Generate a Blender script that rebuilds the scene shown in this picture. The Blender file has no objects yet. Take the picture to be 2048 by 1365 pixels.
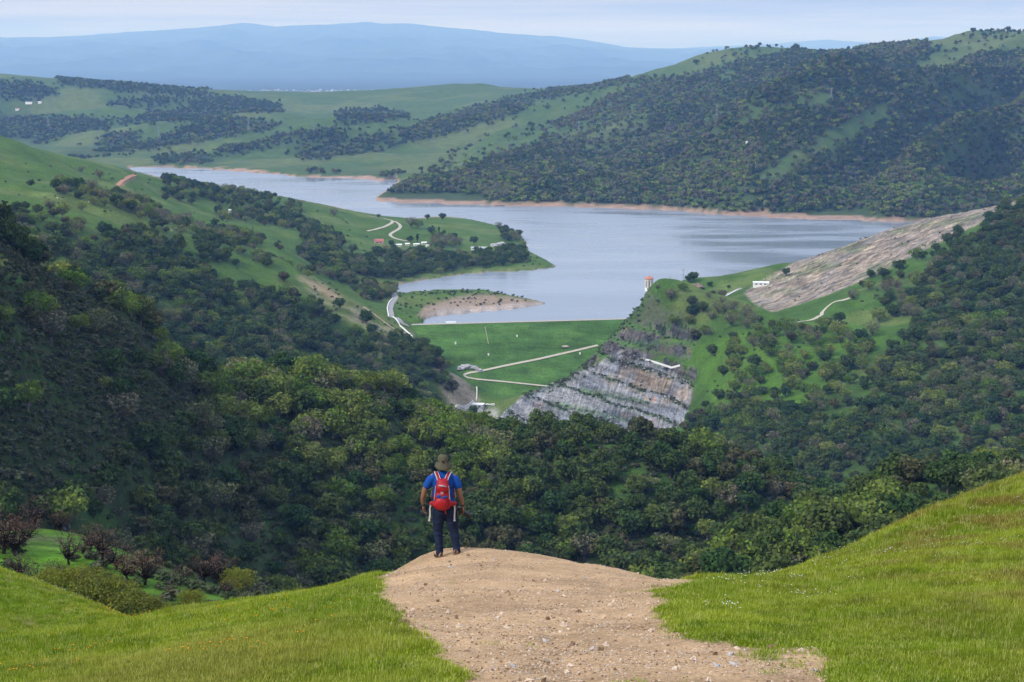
import bpy, math, random
import numpy as np
random.seed(7); RNG = np.random.default_rng(7)
SC = bpy.context.scene
COL = SC.collection
# ------------------------------------------------------------------ camera
FPX, CX, CY = 3413.0, 1024.0, 682.5          # focal length in photo pixels (60 mm on 36 mm), principal point
TH = math.radians(9.52)                      # camera looks 9.5 degrees down
CT, ST = math.cos(TH), math.sin(TH)
cd = bpy.data.cameras.new('camera'); cam = bpy.data.objects.new('camera', cd); COL.objects.link(cam)
cd.lens = 60.0; cd.sensor_width = 36.0; cd.clip_start = 0.5; cd.clip_end = 200000.0
cam.location = (0, 0, 0); cam.rotation_euler = (math.pi/2 - TH, 0, 0)
SC.camera = cam
# ------------------------------------------------------------------ sky, sun, exposure
SUN_EL, SUN_AZ = math.radians(42), math.radians(236)     # azimuth clockwise from +Y
w = bpy.data.worlds.new('World'); SC.world = w; w.use_nodes = True
nt = w.node_tree; nt.nodes.clear()
def N(nt, t, **kw):
    n = nt.nodes.new(t)
    for k, v in kw.items():
        if k.startswith('i_'):
            n.inputs[int(k[2:]) if k[2:].isdigit() else k[2:]].default_value = v
        else: setattr(n, k, v)
    return n
def LK(nt, a, b): nt.links.new(a, b)
wo = N(nt, 'ShaderNodeOutputWorld'); bg = N(nt, 'ShaderNodeBackground')
sky = N(nt, 'ShaderNodeTexSky', sky_type='NISHITA', sun_disc=False, sun_elevation=SUN_EL, sun_rotation=SUN_AZ, altitude=600.0, air_density=1.0, dust_density=2.0, ozone_density=1.0)
skm = N(nt, 'ShaderNodeVectorMath', operation='SCALE'); skm.inputs['Scale'].default_value = 0.11
LK(nt, sky.outputs[0], skm.inputs[0])
tc = N(nt, 'ShaderNodeTexCoord'); mp = N(nt, 'ShaderNodeMapping'); mp.inputs['Scale'].default_value = (1.6, 1.6, 40.0)
LK(nt, tc.outputs['Generated'], mp.inputs['Vector'])
nz = N(nt, 'ShaderNodeTexNoise'); nz.inputs['Scale'].default_value = 2.2; nz.inputs['Detail'].default_value = 6; nz.inputs['Roughness'].default_value = .55; nz.inputs['Distortion'].default_value = .4
LK(nt, mp.outputs[0], nz.inputs['Vector'])
cr = N(nt, 'ShaderNodeValToRGB'); cr.color_ramp.elements[0].position = .38; cr.color_ramp.elements[1].position = .62
cr.color_ramp.elements[0].color = (.46, .59, .95, 1); cr.color_ramp.elements[1].color = (.92, .98, 1.12, 1)
LK(nt, nz.outputs['Fac'], cr.inputs['Fac'])
mx = N(nt, 'ShaderNodeMix', data_type='RGBA'); mx.inputs['Factor'].default_value = .78
LK(nt, skm.outputs[0], mx.inputs['A']); LK(nt, cr.outputs[0], mx.inputs['B'])
# an overcast dome: the cloud deck brightens from the horizon towards the zenith
sx = N(nt, 'ShaderNodeSeparateXYZ'); LK(nt, tc.outputs['Generated'], sx.inputs[0])
zr = N(nt, 'ShaderNodeMapRange'); zr.inputs['From Max'].default_value = 1.0; zr.inputs['To Min'].default_value = 1.0; zr.inputs['To Max'].default_value = 2.9; LK(nt, sx.outputs['Z'], zr.inputs['Value'])
zs = N(nt, 'ShaderNodeVectorMath', operation='SCALE'); LK(nt, mx.outputs['Result'], zs.inputs[0]); LK(nt, zr.outputs[0], zs.inputs['Scale'])
LK(nt, zs.outputs[0], bg.inputs['Color']); bg.inputs['Strength'].default_value = .70
LK(nt, bg.outputs[0], wo.inputs['Surface'])
sl = bpy.data.lights.new('sun', 'SUN'); sun = bpy.data.objects.new('sun', sl); COL.objects.link(sun)
sl.energy = 2.9; sl.angle = math.radians(10); sl.color = (1, .95, .86)
sun.rotation_euler = (math.pi/2 - SUN_EL, 0, math.pi - SUN_AZ)
SC.view_settings.view_transform = 'Standard'; SC.view_settings.look = 'None'
SC.view_settings.exposure = 0.1; SC.view_settings.gamma = 1.0; SC.view_settings.use_curve_mapping = False
SC.cycles.max_bounces = 6; SC.cycles.diffuse_bounces = 2; SC.cycles.glossy_bounces = 2; SC.cycles.transmission_bounces = 3
SC.cycles.transparent_max_bounces = 4; SC.cycles.volume_bounces = 1
SC.cycles.use_light_tree = False; SC.cycles.use_denoising = True; SC.cycles.caustics_reflective = False; SC.cycles.caustics_refractive = False
# ------------------------------------------------------------------ small maths
WL = -313.0                                  # reservoir surface, metres below the camera
def slope_of_row(py):
    b = (CY - np.asarray(py, float)) / FPX
    return (-ST + b*CT) / (CT + b*ST)
def row_of_slope(g):
    b = (np.asarray(g)*CT + ST) / (CT - np.asarray(g)*ST)
    return CY - FPX*b, b
def u_of(px, py):
    b = (CY - np.asarray(py, float)) / FPX
    return (np.asarray(px, float) - CX) / FPX / (CT + b*ST)
def proj(x, y, z):
    """world -> photo pixel"""
    x, y, z = map(lambda q: np.asarray(q, float), (x, y, z))
    d = np.maximum(y*CT - z*ST, 1e-3); upc = y*ST + z*CT
    return CX + FPX*x/d, CY - FPX*upc/d
def P(px, py, Y):   # (u, lnY, z/Y)
    return (float(u_of(px, py)), math.log(Y), float(slope_of_row(py)))
def W(px, py, dz=0.0):
    g = float(slope_of_row(py)); return P(px, py, (WL + dz)/g)
def PZ(px, py, z): return P(px, py, z/float(slope_of_row(py)))
def Hd(px, Y, z):
    g = z/Y; r, b = row_of_slope(g); return (float((px-CX)/FPX/(CT+b*ST)), math.log(Y), g)
def densify(pts, step):
    out = []
    for a, b in zip(pts[:-1], pts[1:]):
        n = max(1, int(math.hypot(b[0]-a[0], b[1]-a[1])/step))
        for i in range(n):
            t = i/n; out.append(tuple(a[k]*(1-t)+b[k]*t for k in range(3)))
    out.append(pts[-1]); return out
class Field:
    """heightfield z/Y over log-polar plan coordinates (u = X/Y, s = ln Y), interpolated between surveyed lines"""
    def __init__(self, lines, step, c, lam, u0, u1, nu, s0, s1, ns):
        pts = []
        for l in lines: pts += densify(l, step) if len(l) > 1 else list(l)
        A = np.array(pts)
        key = np.round(A[:, :2]/(step*.4)).astype(int); _, ix = np.unique(key, axis=0, return_index=True); A = A[np.sort(ix)]
        n = len(A); x = A[:, :2]; self.n = n
        R = np.sqrt(((x[:, None]-x[None])**2).sum(-1) + c*c)
        M = np.zeros((n+3, n+3)); M[:n, :n] = -R + lam*np.eye(n); Q = np.c_[np.ones(n), x]; M[:n, n:] = Q; M[n:, :n] = Q.T
        sol = np.linalg.solve(M, np.r_[A[:, 2], 0, 0, 0])
        self.u = np.linspace(u0, u1, nu); self.s = np.linspace(s0, s1, ns)
        G = np.zeros((ns, nu))
        for j in range(ns):
            d = np.sqrt((self.u[:, None]-x[None, :, 0])**2 + (self.s[j]-x[None, :, 1])**2 + c*c)
            G[j] = -d@sol[:n] + sol[n] + sol[n+1]*self.u + sol[n+2]*self.s[j]
        self.G = G
    @staticmethod
    def cub(t): return np.stack([-.5*t+t*t-.5*t**3, 1-2.5*t*t+1.5*t**3, .5*t+2*t*t-1.5*t**3, -.5*t*t+.5*t**3])
    def at(self, u, s):
        u = np.asarray(u, float); s = np.asarray(s, float); sh = np.broadcast(u, s).shape
        u, s = np.broadcast_to(u, sh).ravel(), np.broadcast_to(s, sh).ravel()
        fu = np.clip((u-self.u[0])/(self.u[1]-self.u[0]), 0, len(self.u)-1.001); fs = np.clip((s-self.s[0])/(self.s[1]-self.s[0]), 0, len(self.s)-1.001)
        iu = fu.astype(int); js = fs.astype(int); wu = self.cub(fu-iu); ws = self.cub(fs-js)
        r = np.zeros(len(u))
        for a in range(4):
            jj = np.clip(js+a-1, 0, len(self.s)-1); t = 0
            for b in range(4): t = t + wu[b]*self.G[jj, np.clip(iu+b-1, 0, len(self.u)-1)]
            r += ws[a]*t
        return r.reshape(sh)
_perm = np.random.default_rng(3).permutation(4096)
def _h(ix, iy, seed): return _perm[(_perm[(ix + seed*131) & 4095] + iy) & 4095]
def perlin(x, y, seed=0):
    x = np.asarray(x, float); y = np.asarray(y, float)
    ix = np.floor(x).astype(int); iy = np.floor(y).astype(int); fx = x-ix; fy = y-iy
    wx = fx*fx*fx*(fx*(fx*6-15)+10); wy = fy*fy*fy*(fy*(fy*6-15)+10)
    def g(i, j, dx, dy):
        a = _h(i, j, seed)*(2*math.pi/4096); return np.cos(a)*dx + np.sin(a)*dy
    n0 = g(ix, iy, fx, fy)*(1-wx) + g(ix+1, iy, fx-1, fy)*wx
    n1 = g(ix, iy+1, fx, fy-1)*(1-wx) + g(ix+1, iy+1, fx-1, fy-1)*wx
    return (n0*(1-wy) + n1*wy)*1.5
def fbm(x, y, o=4, seed=0, gain=.5):
    r = 0; a = 1.0
    for k in range(o): r = r + a*perlin(x*2**k, y*2**k, seed+k); a *= gain
    return r
def ss(a, b, x):
    t = np.clip((x-a)/(b-a), 0, 1); return t*t*(3-2*t)
# regions traced on the photo, looked up by the pixel a terrain point projects to
MW, MH = 768, 512
_gx, _gy = np.meshgrid((np.arange(MW)+.5)*2304/MW - 128, (np.arange(MH)+.5)*1536/MH - 85)
def poly_mask(poly, blur=4):
    p = np.array(poly, float); inside = np.zeros((MH, MW), bool)
    for (x0, y0), (x1, y1) in zip(p, np.roll(p, -1, 0)):
        if y0 == y1: continue
        c = ((y0 > _gy) != (y1 > _gy)) & (_gx < (x1-x0)*(_gy-y0)/(y1-y0)+x0); inside ^= c
    m = inside.astype(float)
    for _ in range(blur): m = (m + np.roll(m, 1, 0) + np.roll(m, -1, 0) + np.roll(m, 1, 1) + np.roll(m, -1, 1))/5
    return m
def samp(m, px, py):
    fx = np.clip((np.asarray(px)+128)*MW/2304-.5, 0, MW-1.001); fy = np.clip((np.asarray(py)+85)*MH/1536-.5, 0, MH-1.001)
    i = fx.astype(int); j = fy.astype(int); a = fx-i; b = fy-j
    return (m[j, i]*(1-a)+m[j, i+1]*a)*(1-b) + (m[j+1, i]*(1-a)+m[j+1, i+1]*a)*b
# ------------------------------------------------------------------ mesh helpers
def tag(o, label=None, cat=None, group=None, kind=None):
    if label: o['label'] = label
    if cat: o['category'] = cat
    if group: o['group'] = group
    if kind: o['kind'] = kind
    return o
def mesh(name, V, F, mats=(), smooth=False, midx=None, cols=None):
    me = bpy.data.meshes.new(name)
    V = np.asarray(V, np.float32).reshape(-1, 3)
    if isinstance(F, np.ndarray):
        nf, k = F.shape
        me.vertices.add(len(V)); me.vertices.foreach_set('co', V.ravel())
        me.loops.add(nf*k); me.loops.foreach_set('vertex_index', F.ravel().astype(np.int32))
        me.polygons.add(nf); me.polygons.foreach_set('loop_start', (np.arange(nf)*k).astype(np.int32))
        try: me.polygons.foreach_set('loop_total', np.full(nf, k, np.int32))
        except Exception: pass
    else:
        me.from_pydata(V.tolist(), [], F)
    for m in mats: me.materials.append(m)
    n = len(me.polygons)
    if midx is not None: me.polygons.foreach_set('material_index', np.asarray(midx, np.int32))
    me.polygons.foreach_set('use_smooth', np.full(n, bool(smooth)))
    if cols is not None:
        a = me.color_attributes.new('col', 'FLOAT_COLOR', 'POINT')
        c = np.ones((len(V), 4), np.float32); c[:, :3] = cols; a.data.foreach_set('color', c.ravel())
    me.update(calc_edges=True); me.validate()
    return me
def obj(name, me, parent=None, loc=None, rot=None):
    o = bpy.data.objects.new(name, me); COL.objects.link(o)
    if parent is not None: o.parent = parent
    if loc is not None: o.location = loc
    if rot is not None: o.rotation_euler = rot
    return o
def empty(name, loc, rz=0.0):
    o = bpy.data.objects.new(name, None); COL.objects.link(o); o.location = loc; o.rotation_euler = (0, 0, rz); o.empty_display_size = .5
    return o
class MB:
    """collects shapes for one mesh"""
    def __init__(s): s.v = []; s.f = []
    def add(s, v, f):
        k = len(s.v); s.v += [tuple(map(float, q)) for q in v]; s.f += [[i+k for i in q] for q in f]; return s
    def box(s, c, d, rz=0.0, taper=1.0):
        ca, sa = math.cos(rz), math.sin(rz); v = []
        for dz in (-.5, .5):
            t = taper if dz > 0 else 1
            for dx, dy in ((-.5, -.5), (.5, -.5), (.5, .5), (-.5, .5)):
                x, y = dx*d[0]*t, dy*d[1]*t; v.append((c[0]+x*ca-y*sa, c[1]+x*sa+y*ca, c[2]+dz*d[2]))
        return s.add(v, [[3, 2, 1, 0], [4, 5, 6, 7], [0, 1, 5, 4], [1, 2, 6, 5], [2, 3, 7, 6], [3, 0, 4, 7]])
    def tube(s, pts, rad, n=8, cap=True, squash=1.0):
        pts = [np.array(p, float) for p in pts]
        if np.isscalar(rad): rad = [rad]*len(pts)
        v = []; f = []; up = np.array([0., 0., 1.]); prev = None
        for i, p in enumerate(pts):
            t = pts[min(i+1, len(pts)-1)] - pts[max(i-1, 0)]; t = t/(np.linalg.norm(t)+1e-9)
            if prev is None:
                a = np.cross(t, up)
                if np.linalg.norm(a) < .05: a = np.cross(t, [1., 0, 0])
            else: a = prev - t*np.dot(prev, t)
            a /= np.linalg.norm(a); prev = a; b = np.cross(t, a)
            for k in range(n):
                q = 2*math.pi*k/n; v.append(p + rad[i]*(a*math.cos(q) + b*squash*math.sin(q)))
        for i in range(len(pts)-1):
            for k in range(n): f.append([i*n+k, i*n+(k+1) % n, (i+1)*n+(k+1) % n, (i+1)*n+k])
        if cap: f.append(list(range(n))[::-1]); f.append([(len(pts)-1)*n+k for k in range(n)])
        return s.add(v, f)
    def lathe(s, prof, n=16, c=(0, 0, 0), ph=0.0):
        v = []; f = []
        for r, z in prof:
            for k in range(n):
                q = 2*math.pi*k/n+ph; v.append((c[0]+r*math.cos(q), c[1]+r*math.sin(q), c[2]+z))
        for i in range(len(prof)-1):
            for k in range(n): f.append([i*n+k, i*n+(k+1) % n, (i+1)*n+(k+1) % n, (i+1)*n+k])
        f.append(list(range(n))[::-1]); f.append([(len(prof)-1)*n+k for k in range(n)])
        return s.add(v, f)
    def ell(s, c, r, nu=14, nv=9, rot=None):
        v = []; f = []
        R = np.eye(3) if rot is None else np.array(rot)
        for j in range(1, nv):
            q = math.pi*j/nv
            for k in range(nu):
                p = 2*math.pi*k/nu; v.append(np.array(c)+R@np.array((r[0]*math.sin(q)*math.cos(p), r[1]*math.sin(q)*math.sin(p), r[2]*math.cos(q))))
        v += [np.array(c)+R@np.array((0, 0, r[2])), np.array(c)+R@np.array((0, 0, -r[2]))]; T = len(v)-2
        for j in range(nv-2):
            for k in range(nu): f.append([j*nu+k, (j+1)*nu+k, (j+1)*nu+(k+1) % nu, j*nu+(k+1) % nu])
        for k in range(nu): f.append([T, k, (k+1) % nu]); f.append([T+1, (nv-2)*nu+(k+1) % nu, (nv-2)*nu+k])
        return s.add(v, f)
    def mesh(s, name, mats=(), smooth=False): return mesh(name, s.v, s.f, mats, smooth)
    def build(s, name, mat, parent=None, smooth=False): return obj(name, s.mesh(name, [mat], smooth), parent)
# ------------------------------------------------------------------ materials
MATS = {}
def mat_simple(name, col, rough=.85, spec=.2, var=.0, scale=8.0, bump=0.0, metal=0.0, rnd=0.0):
    if name in MATS: return MATS[name]
    m = bpy.data.materials.new(name); m.use_nodes = True; t = m.node_tree; b = t.nodes['Principled BSDF']
    b.inputs['Roughness'].default_value = rough; b.inputs['Specular IOR Level'].default_value = spec; b.inputs['Metallic'].default_value = metal
    b.inputs['Base Color'].default_value = (*col, 1)
    if var or bump:
        tcn = N(t, 'ShaderNodeTexCoord'); n = N(t, 'ShaderNodeTexNoise'); n.inputs['Scale'].default_value = scale; n.inputs['Detail'].default_value = 5
        LK(t, tcn.outputs['Object'], n.inputs['Vector'])
        if var:
            r = N(t, 'ShaderNodeMapRange'); r.inputs['From Min'].default_value = .25; r.inputs['From Max'].default_value = .75
            r.inputs['To Min'].default_value = 1-var; r.inputs['To Max'].default_value = 1+var; LK(t, n.outputs['Fac'], r.inputs['Value'])
            v = N(t, 'ShaderNodeVectorMath', operation='SCALE'); v.inputs[0].default_value = col; LK(t, r.outputs[0], v.inputs['Scale']); LK(t, v.outputs[0], b.inputs['Base Color'])
        if bump:
            bp = N(t, 'ShaderNodeBump'); bp.inputs['Strength'].default_value = bump; LK(t, n.outputs['Fac'], bp.inputs['Height']); LK(t, bp.outputs[0], b.inputs['Normal'])
    MATS[name] = m; return m
# ================================================================== VALLEY TERRAIN (surveyed ridge, shore and valley lines: photo column, photo row, metres away)
L = []
def line(*pts): L.append([P(*p) for p in pts])
def shore(*pts): L.append([W(*p) for p in pts])
def hid(*pts): L.append([Hd(*p) for p in pts])
def lake(*pts):
    for p in pts: L.append([W(p[0], p[1], -18.0)])
# -- near ridge across the canyon
line((-200,430,620),(-80,470,650),(0,503,680),(100,553,720),(190,613,750),(290,675,790),(380,735,820),(470,778,840),(600,792,860),(720,795,870),(800,832,870),(840,864,865),(880,895,858),(960,940,846),(1030,934,846),(1100,918,848),(1230,905,850),(1330,900,853),(1400,928,846),(1480,958,835),(1560,1008,815),(1640,1066,790),(1720,1120,770))
hid((-200,860,-150),(0,950,-175),(200,1050,-230),(400,1150,-280),(600,1250,-330),(800,1350,-380),(1000,1420,-398),(1200,1350,-408),(1400,1250,-410),(1600,1150,-412),(1800,1100,-415),(2200,1000,-425))
hid((-200,470,-145),(0,520,-165),(300,620,-205),(600,700,-240),(900,735,-252),(1200,740,-258),(1500,720,-262),(1800,700,-265),(2200,660,-270))
hid((0,600,-118),(300,700,-160)) ; hid((600,780,-205),(900,800,-218),(1200,800,-224))
# -- burnt knoll lower left, spur lower right, ground under the viewpoint ridge
line((-200,1095,235),(-100,1075,240),(0,1066,245),(90,1056,250),(180,1076,250),(250,1110,250),(310,1142,255),(400,1182,260),(500,1205,265))
hid((-200,330,-112),(0,330,-115),(250,350,-130),(500,350,-140),(800,350,-145),(1200,350,-150),(1600,350,-140),(2200,350,-135))
hid((-200,170,-60),(0,170,-63),(300,170,-66),(700,170,-66),(1200,170,-66),(1700,170,-62),(2200,170,-58))
hid((-200,85,-36),(300,85,-38),(1000,85,-38),(1700,85,-36),(2200,85,-32))
line((1440,1190,510),(1500,1160,520),(1560,1122,540),(1640,1078,560),(1720,1052,575),(1800,1032,590),(1870,1012,600),(1960,1000,610),(2200,975,620))
hid((1500,610,-215),(1800,690,-245),(2100,720,-250)); hid((1600,430,-165),(2000,430,-155))
# -- left hills
line((-200,375,1700),(0,390,1750),(90,391,1760),(170,398,1780),(215,412,1785),(260,438,1790),(330,468,1800),(400,498,1820),(440,522,1840))
line((-200,430,1600),(0,432,1600),(100,442,1620),(200,480,1620),(300,520,1650)); line((0,485,1400),(150,530,1420)); line((100,565,1200),(200,610,1350),(300,650,1500),(450,690,1520),(600,730,1560),(700,765,1600))
line((400,560,1740),(560,620,1760),(700,670,1800))
line((-200,355,1960),(0,368,1960),(150,382,1960),(300,425,2000),(400,468,2080),(500,492,2180),(560,500,2260),(620,530,2300))
line((-200,312,2120),(0,320,2150),(60,327,2180),(100,345,2250),(180,366,2330),(250,385,2400))
line((-200,245,2300),(-80,265,2350),(0,276,2400),(80,298,2480),(150,318,2550),(240,340,2680),(320,360,2780),(400,376,2880),(480,387,2950),(560,395,3020),(620,405,3080),(670,417,3130),(720,428,3190),(770,438,3240),(800,441,3250))
hid((-200,3100,-270),(0,3300,-300),(200,3500,-326),(400,3500,-328),(600,3500,-330),(750,3650,-330))
line((300,382,2500),(400,420,2550),(500,440,2600),(600,455,2700),(700,470,2800))
# spur to the left abutment
line((440,522,1840),(520,535,1870),(590,548,1900),(640,570,1920),(700,606,1945),(760,640,1965),(800,655,1985))
line((520,512,2120),(600,505,2200),(650,540,2200),(700,580,2160),(740,600,2100))
line((620,480,2500),(680,520,2400),(720,560,2300),(750,580,2230))
line((700,690,1790),(800,692,1800),(860,716,1790),(895,760,1772),(915,805,1757)); line((910,832,1745),(820,840,1660),(700,810,1640))
line((930,770,1800),(950,800,1790))
# farm point
line((800,442,3250),(840,437,3290),(885,433,3310),(930,439,3230),(1000,456,3050),(1040,474,2920)); 
line((760,482,2790),(850,471,2890),(950,461,2970)); line((700,522,2450),(780,505,2640),(900,500,2700),(990,492,2740)); line((700,545,2330),(800,540,2440),(900,532,2500),(1000,524,2560),(1080,522,2590))
shore((1052,488),(1040,492)); shore((1118,535),(1100,541),(1050,544),(990,546),(930,550),(850,562),(780,574)); shore((1060,505),(1090,520),(1118,535))
# abutment flat and spit
shore((800,587),(870,582),(960,580),(1030,594),(1098,608),(1040,618),(950,626),(870,633),(848,641))
L.append([PZ(820,606,-305), PZ(870,600,-304), PZ(940,593,-304), PZ(1000,602,-308)]); L.append([PZ(785,600,-304), PZ(800,630,-304), PZ(815,650,-305)]); L.append([PZ(850,620,-306), PZ(930,612,-307), PZ(1010,610,-310)])
# dam valley
hid((870,1960,-318),(1000,1960,-345),(1150,1960,-345),(1250,1970,-325)); hid((960,1860,-378),(1100,1860,-382)); line((920,822,1780),(985,828,1765),(960,846,1730)); hid((1000,1600,-392),(1200,1600,-400))
hid((900,2100,-325),(1000,2100,-332),(1200,2100,-332))
# quarried knoll
line((1310,573,1850),(1290,598,1850),(1255,638,1842),(1205,692,1825),(1160,737,1805),(1100,770,1785),(1050,793,1765),(1000,833,1742),(955,854,1725))
hid((1290,1990,-312),(1230,1940,-335),(1150,1890,-372))
line((1100,802,1750),(1200,762,1770),(1300,722,1782)); line((1080,866,1690),(1200,868,1690),(1350,852,1690)); line((1150,830,1722),(1300,802,1730)); line((1370,772,1750),(1330,690,1795),(1350,650,1812),(1400,602,1832))
line((1310,573,1850),(1380,576,1865),(1430,597,1860),(1480,623,1850),(1530,643,1830),(1600,644,1820),(1690,634,1830))
line((1400,690,1770),(1440,700,1740))
line((1370,566,2120),(1400,572,2110),(1430,580,2095),(1470,586,2060),(1500,600,2000),(1530,622,1930))
hid((1320,1960,-300),(1400,1960,-290)); 
shore((1270,584),(1300,578),(1360,560),(1420,563),(1480,572))
# cut slope and right hill
line((1490,584,2045),(1550,556,2080),(1600,531,2110),(1700,492,2160),(1770,463,2200),(1850,439,2230),(1950,421,2260),(2030,405,2290),(2200,372,2340))
line((1545,623,1920),(1600,607,1930),(1680,586,1950),(1730,561,1980),(1850,501,2050),(1950,453,2120),(2030,411,2200),(2200,376,2320))
hid((1520,2350,-330),(1600,2500,-330),(1800,2700,-330),(2000,2800,-330),(2200,2900,-330))
line((1640,640,1790),(1700,605,1850),(1800,572,1880),(1900,522,1920),(2048,442,2000),(2200,400,2100)); line((1650,650,1760),(1750,642,1750),(1850,642,1720),(2000,622,1700),(2200,585,1700))
line((1600,648,1745),(1545,665,1720),(1500,700,1680),(1455,762,1650),(1415,825,1620)); 
line((1600,755,1600),(1700,800,1520),(1800,800,1500),(1900,765,1530),(2048,762,1500),(2200,750,1480)); line((1450,900,1480),(1500,855,1520)); line((1600,900,1430),(1800,950,1330),(2048,905,1340),(2200,890,1330))
# -- far right hills
shore((745,402),(800,405),(870,408),(1000,412),(1100,413),(1200,416),(1340,421),(1450,430),(1560,437),(1700,441),(1830,443),(2000,450),(2200,458)); shore((745,402),(765,391),(790,380))
line((760,394,3800),(800,374,3900),(850,360,4000),(930,337,4100),(1000,323,4150),(1080,311,4200),(1150,301,4250),(1250,291,4300),(1350,281,4350))
line((1000,372,3820),(1200,375,3750),(1350,370,3720))
YB = lambda y_: float(np.interp(y_, [60, 90, 110, 150, 200, 250, 300, 350, 400, 440], [5600, 5700, 5500, 5000, 4480, 4200, 3950, 3700, 3450, 3300]))
for k_, pts in ((.95, [(1760,132),(1690,152),(1640,176),(1560,206),(1480,236),(1430,262)]), (1.055, [(1800,181),(1720,203),(1640,237),(1560,271),(1480,300),(1420,330)]), (.95, [(2060,135),(1990,150),(1900,176),(1830,192),(1773,217),(1720,245),(1651,275),(1600,302),(1545,335),(1500,368)]), (1.05, [(2040,190),(1950,228),(1880,268),(1830,312),(1760,358),(1690,400)]), (.95, [(2200,175),(2048,205),(1990,242),(1940,277),(1900,312),(1860,348),(1800,392)]), (1.06, [(2200,240),(2080,270),(2000,320),(1950,370),(1900,410)]), (.94, [(2200,290),(2100,330),(2040,380)]), (1.06, [(1620,130),(1560,160),(1500,190),(1430,212)]), (1.02, [(1330,335),(1290,355),(1260,375)]), (1.02, [(1130,338),(1090,358),(1060,375)])):
    line(*[(x_, y_, YB(y_)*k_) for x_, y_ in pts])
hid((880,4500,-300),(1000,4650,-270),(1150,4750,-235),(1300,4800,-190),(1450,4750,-150))
line((845,336,4750),(900,306,4900),(955,285,5000),(1050,263,5050),(1200,251,5100),(1300,236,5000),(1400,216,5000))
hid((900,5350,-265),(1050,5400,-225),(1200,5450,-180))
line((870,262,5500),(992,234,5600),(1100,206,5700),(1200,179,5800),(1266,162,5900))
hid((1000,6000,-215),(1150,6100,-160))
line((1060,195,6300),(1100,186,6300),(1180,173,6300),(1250,160,6200),(1340,135,6100),(1400,110,6000),(1470,97,6000),(1540,90,6000),(1590,93,6000),(1640,105,6000),(1680,108,6000),(1720,98,5900),(1840,89,5800),(1890,78,5700),(1950,67,5600),(2048,58,5500),(2200,50,5400))
line((1400,160,5600)); line((2000,115,5100),(2100,105,5000))
hid((1300,7200,-120),(1600,7000,-60),(2000,6800,-40),(2200,6800,-30)); hid((1300,9000,-330),(1700,9000,-300),(2200,9000,-280))
# -- far left hills
shore((255,334),(300,335),(400,338),(535,348),(600,354),(700,357),(765,362)); L.append([W(x_, y_-6, 7.0) for x_, y_ in ((255,334),(300,335),(400,338),(535,348),(600,354),(700,357),(765,362))]); hid((-200,4300,-270),(0,4500,-280),(150,4700,-298))
line((-200,285,5200),(0,300,5100)); line((600,338,4850),(750,348,4750)); line((-200,195,6900),(0,200,6900),(200,208,6900),(400,210,7000),(600,222,7000),(850,216,7000))
line((-200,142,7500),(0,149,7500),(70,156,7500),(160,162,7600),(260,180,8000),(400,187,8300),(500,196,8500),(600,200,8700),(690,205,8800),(740,189,8300),(830,176,8000),(900,170,8000),(970,170,8000),(1060,176,8000),(1150,190,8000))
hid((-200,9800,-330),(200,10200,-400),(600,10500,-420),(1000,10300,-400),(1500,10300,-400),(2200,10300,-400))
lake((1100,450),(1300,480),(1250,540),(1400,510),(900,421),(1000,432),(1150,500),(700,385),(850,415),(600,370),(450,352),(1200,620),(1000,640),(1120,570),(1000,566),(880,572),(1600,460),(1500,450),(1700,452),(1450,540),(1200,440),(1350,445),(1330,520))
# overlapping spurs of the far left hills: crest, and the gully behind it
for pts, Y_, dp in (([(20,240),(58,233),(130,221),(205,212),(236,210),(270,219),(330,226)], 6700, 46), ([(0,300),(55,289),(137,270),(240,257),(295,246),(342,241),(404,243),(455,229),(497,223),(565,224),(600,233),(640,240)], 6050, 52), ([(137,311),(192,301),(308,291),(363,284),(428,274),(497,260),(565,250),(616,237),(700,231),(780,232)], 5550, 44), ([(161,320),(274,308),(342,306),(428,305),(514,291),(582,274),(700,262),(800,258)], 5200, 30), ([(428,325),(514,327),(582,317),(700,306),(790,305)], 4950, 10)):
    line(*[(x_, y_, Y_+.25*(x_-350)) for x_, y_ in pts]); hid(*[(x_, Y_+.25*(x_-350)+190, float(slope_of_row(y_))*(Y_+.25*(x_-350))-dp) for x_, y_ in pts])
VF = Field(L, .012, .006, .0008, -.42, .42, 240, math.log(80), math.log(10500), 420)

def srows(*br):
    out = []
    for (a, b, st) in br:
        n = max(1, int(math.log(b/a)/st)); out.append(np.log(a) + np.arange(n)/n*math.log(b/a))
    return np.r_[np.concatenate(out), math.log(br[-1][1])]
SROW = srows((90, 200, .016), (200, 330, .008), (330, 480, .012), (480, 1000, .007), (1000, 1400, .006), (1400, 2000, .0022), (2000, 3500, .0045), (3500, 9000, .0058), (9000, 10400, .01))
UCOL = np.linspace(-.385, .385, 620)
QUARRY = [(1245,703),(1195,728),(1150,746),(1095,770),(1040,797),(995,838),(950,860),(1080,885),(1350,885),(1378,820),(1385,770),(1340,742),(1290,716)]
M_QUARRY = poly_mask(QUARRY, 2); M_BENCH = poly_mask([(1285,600),(1250,645),(1200,700),(1150,742),(1095,770),(1040,797),(995,838),(950,860),(1080,885),(1350,885),(1378,820),(1390,770),(1400,690),(1400,640),(1340,605)], 3)
CUT = [(1485,586),(1545,548),(1600,520),(1700,480),(1770,452),(1850,428),(1950,410),(2035,392),(2028,410),(1950,452),(1850,500),(1730,560),(1650,592),(1590,612),(1545,625),(1510,608)]
M_CUT = poly_mask(CUT, 2)
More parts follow.
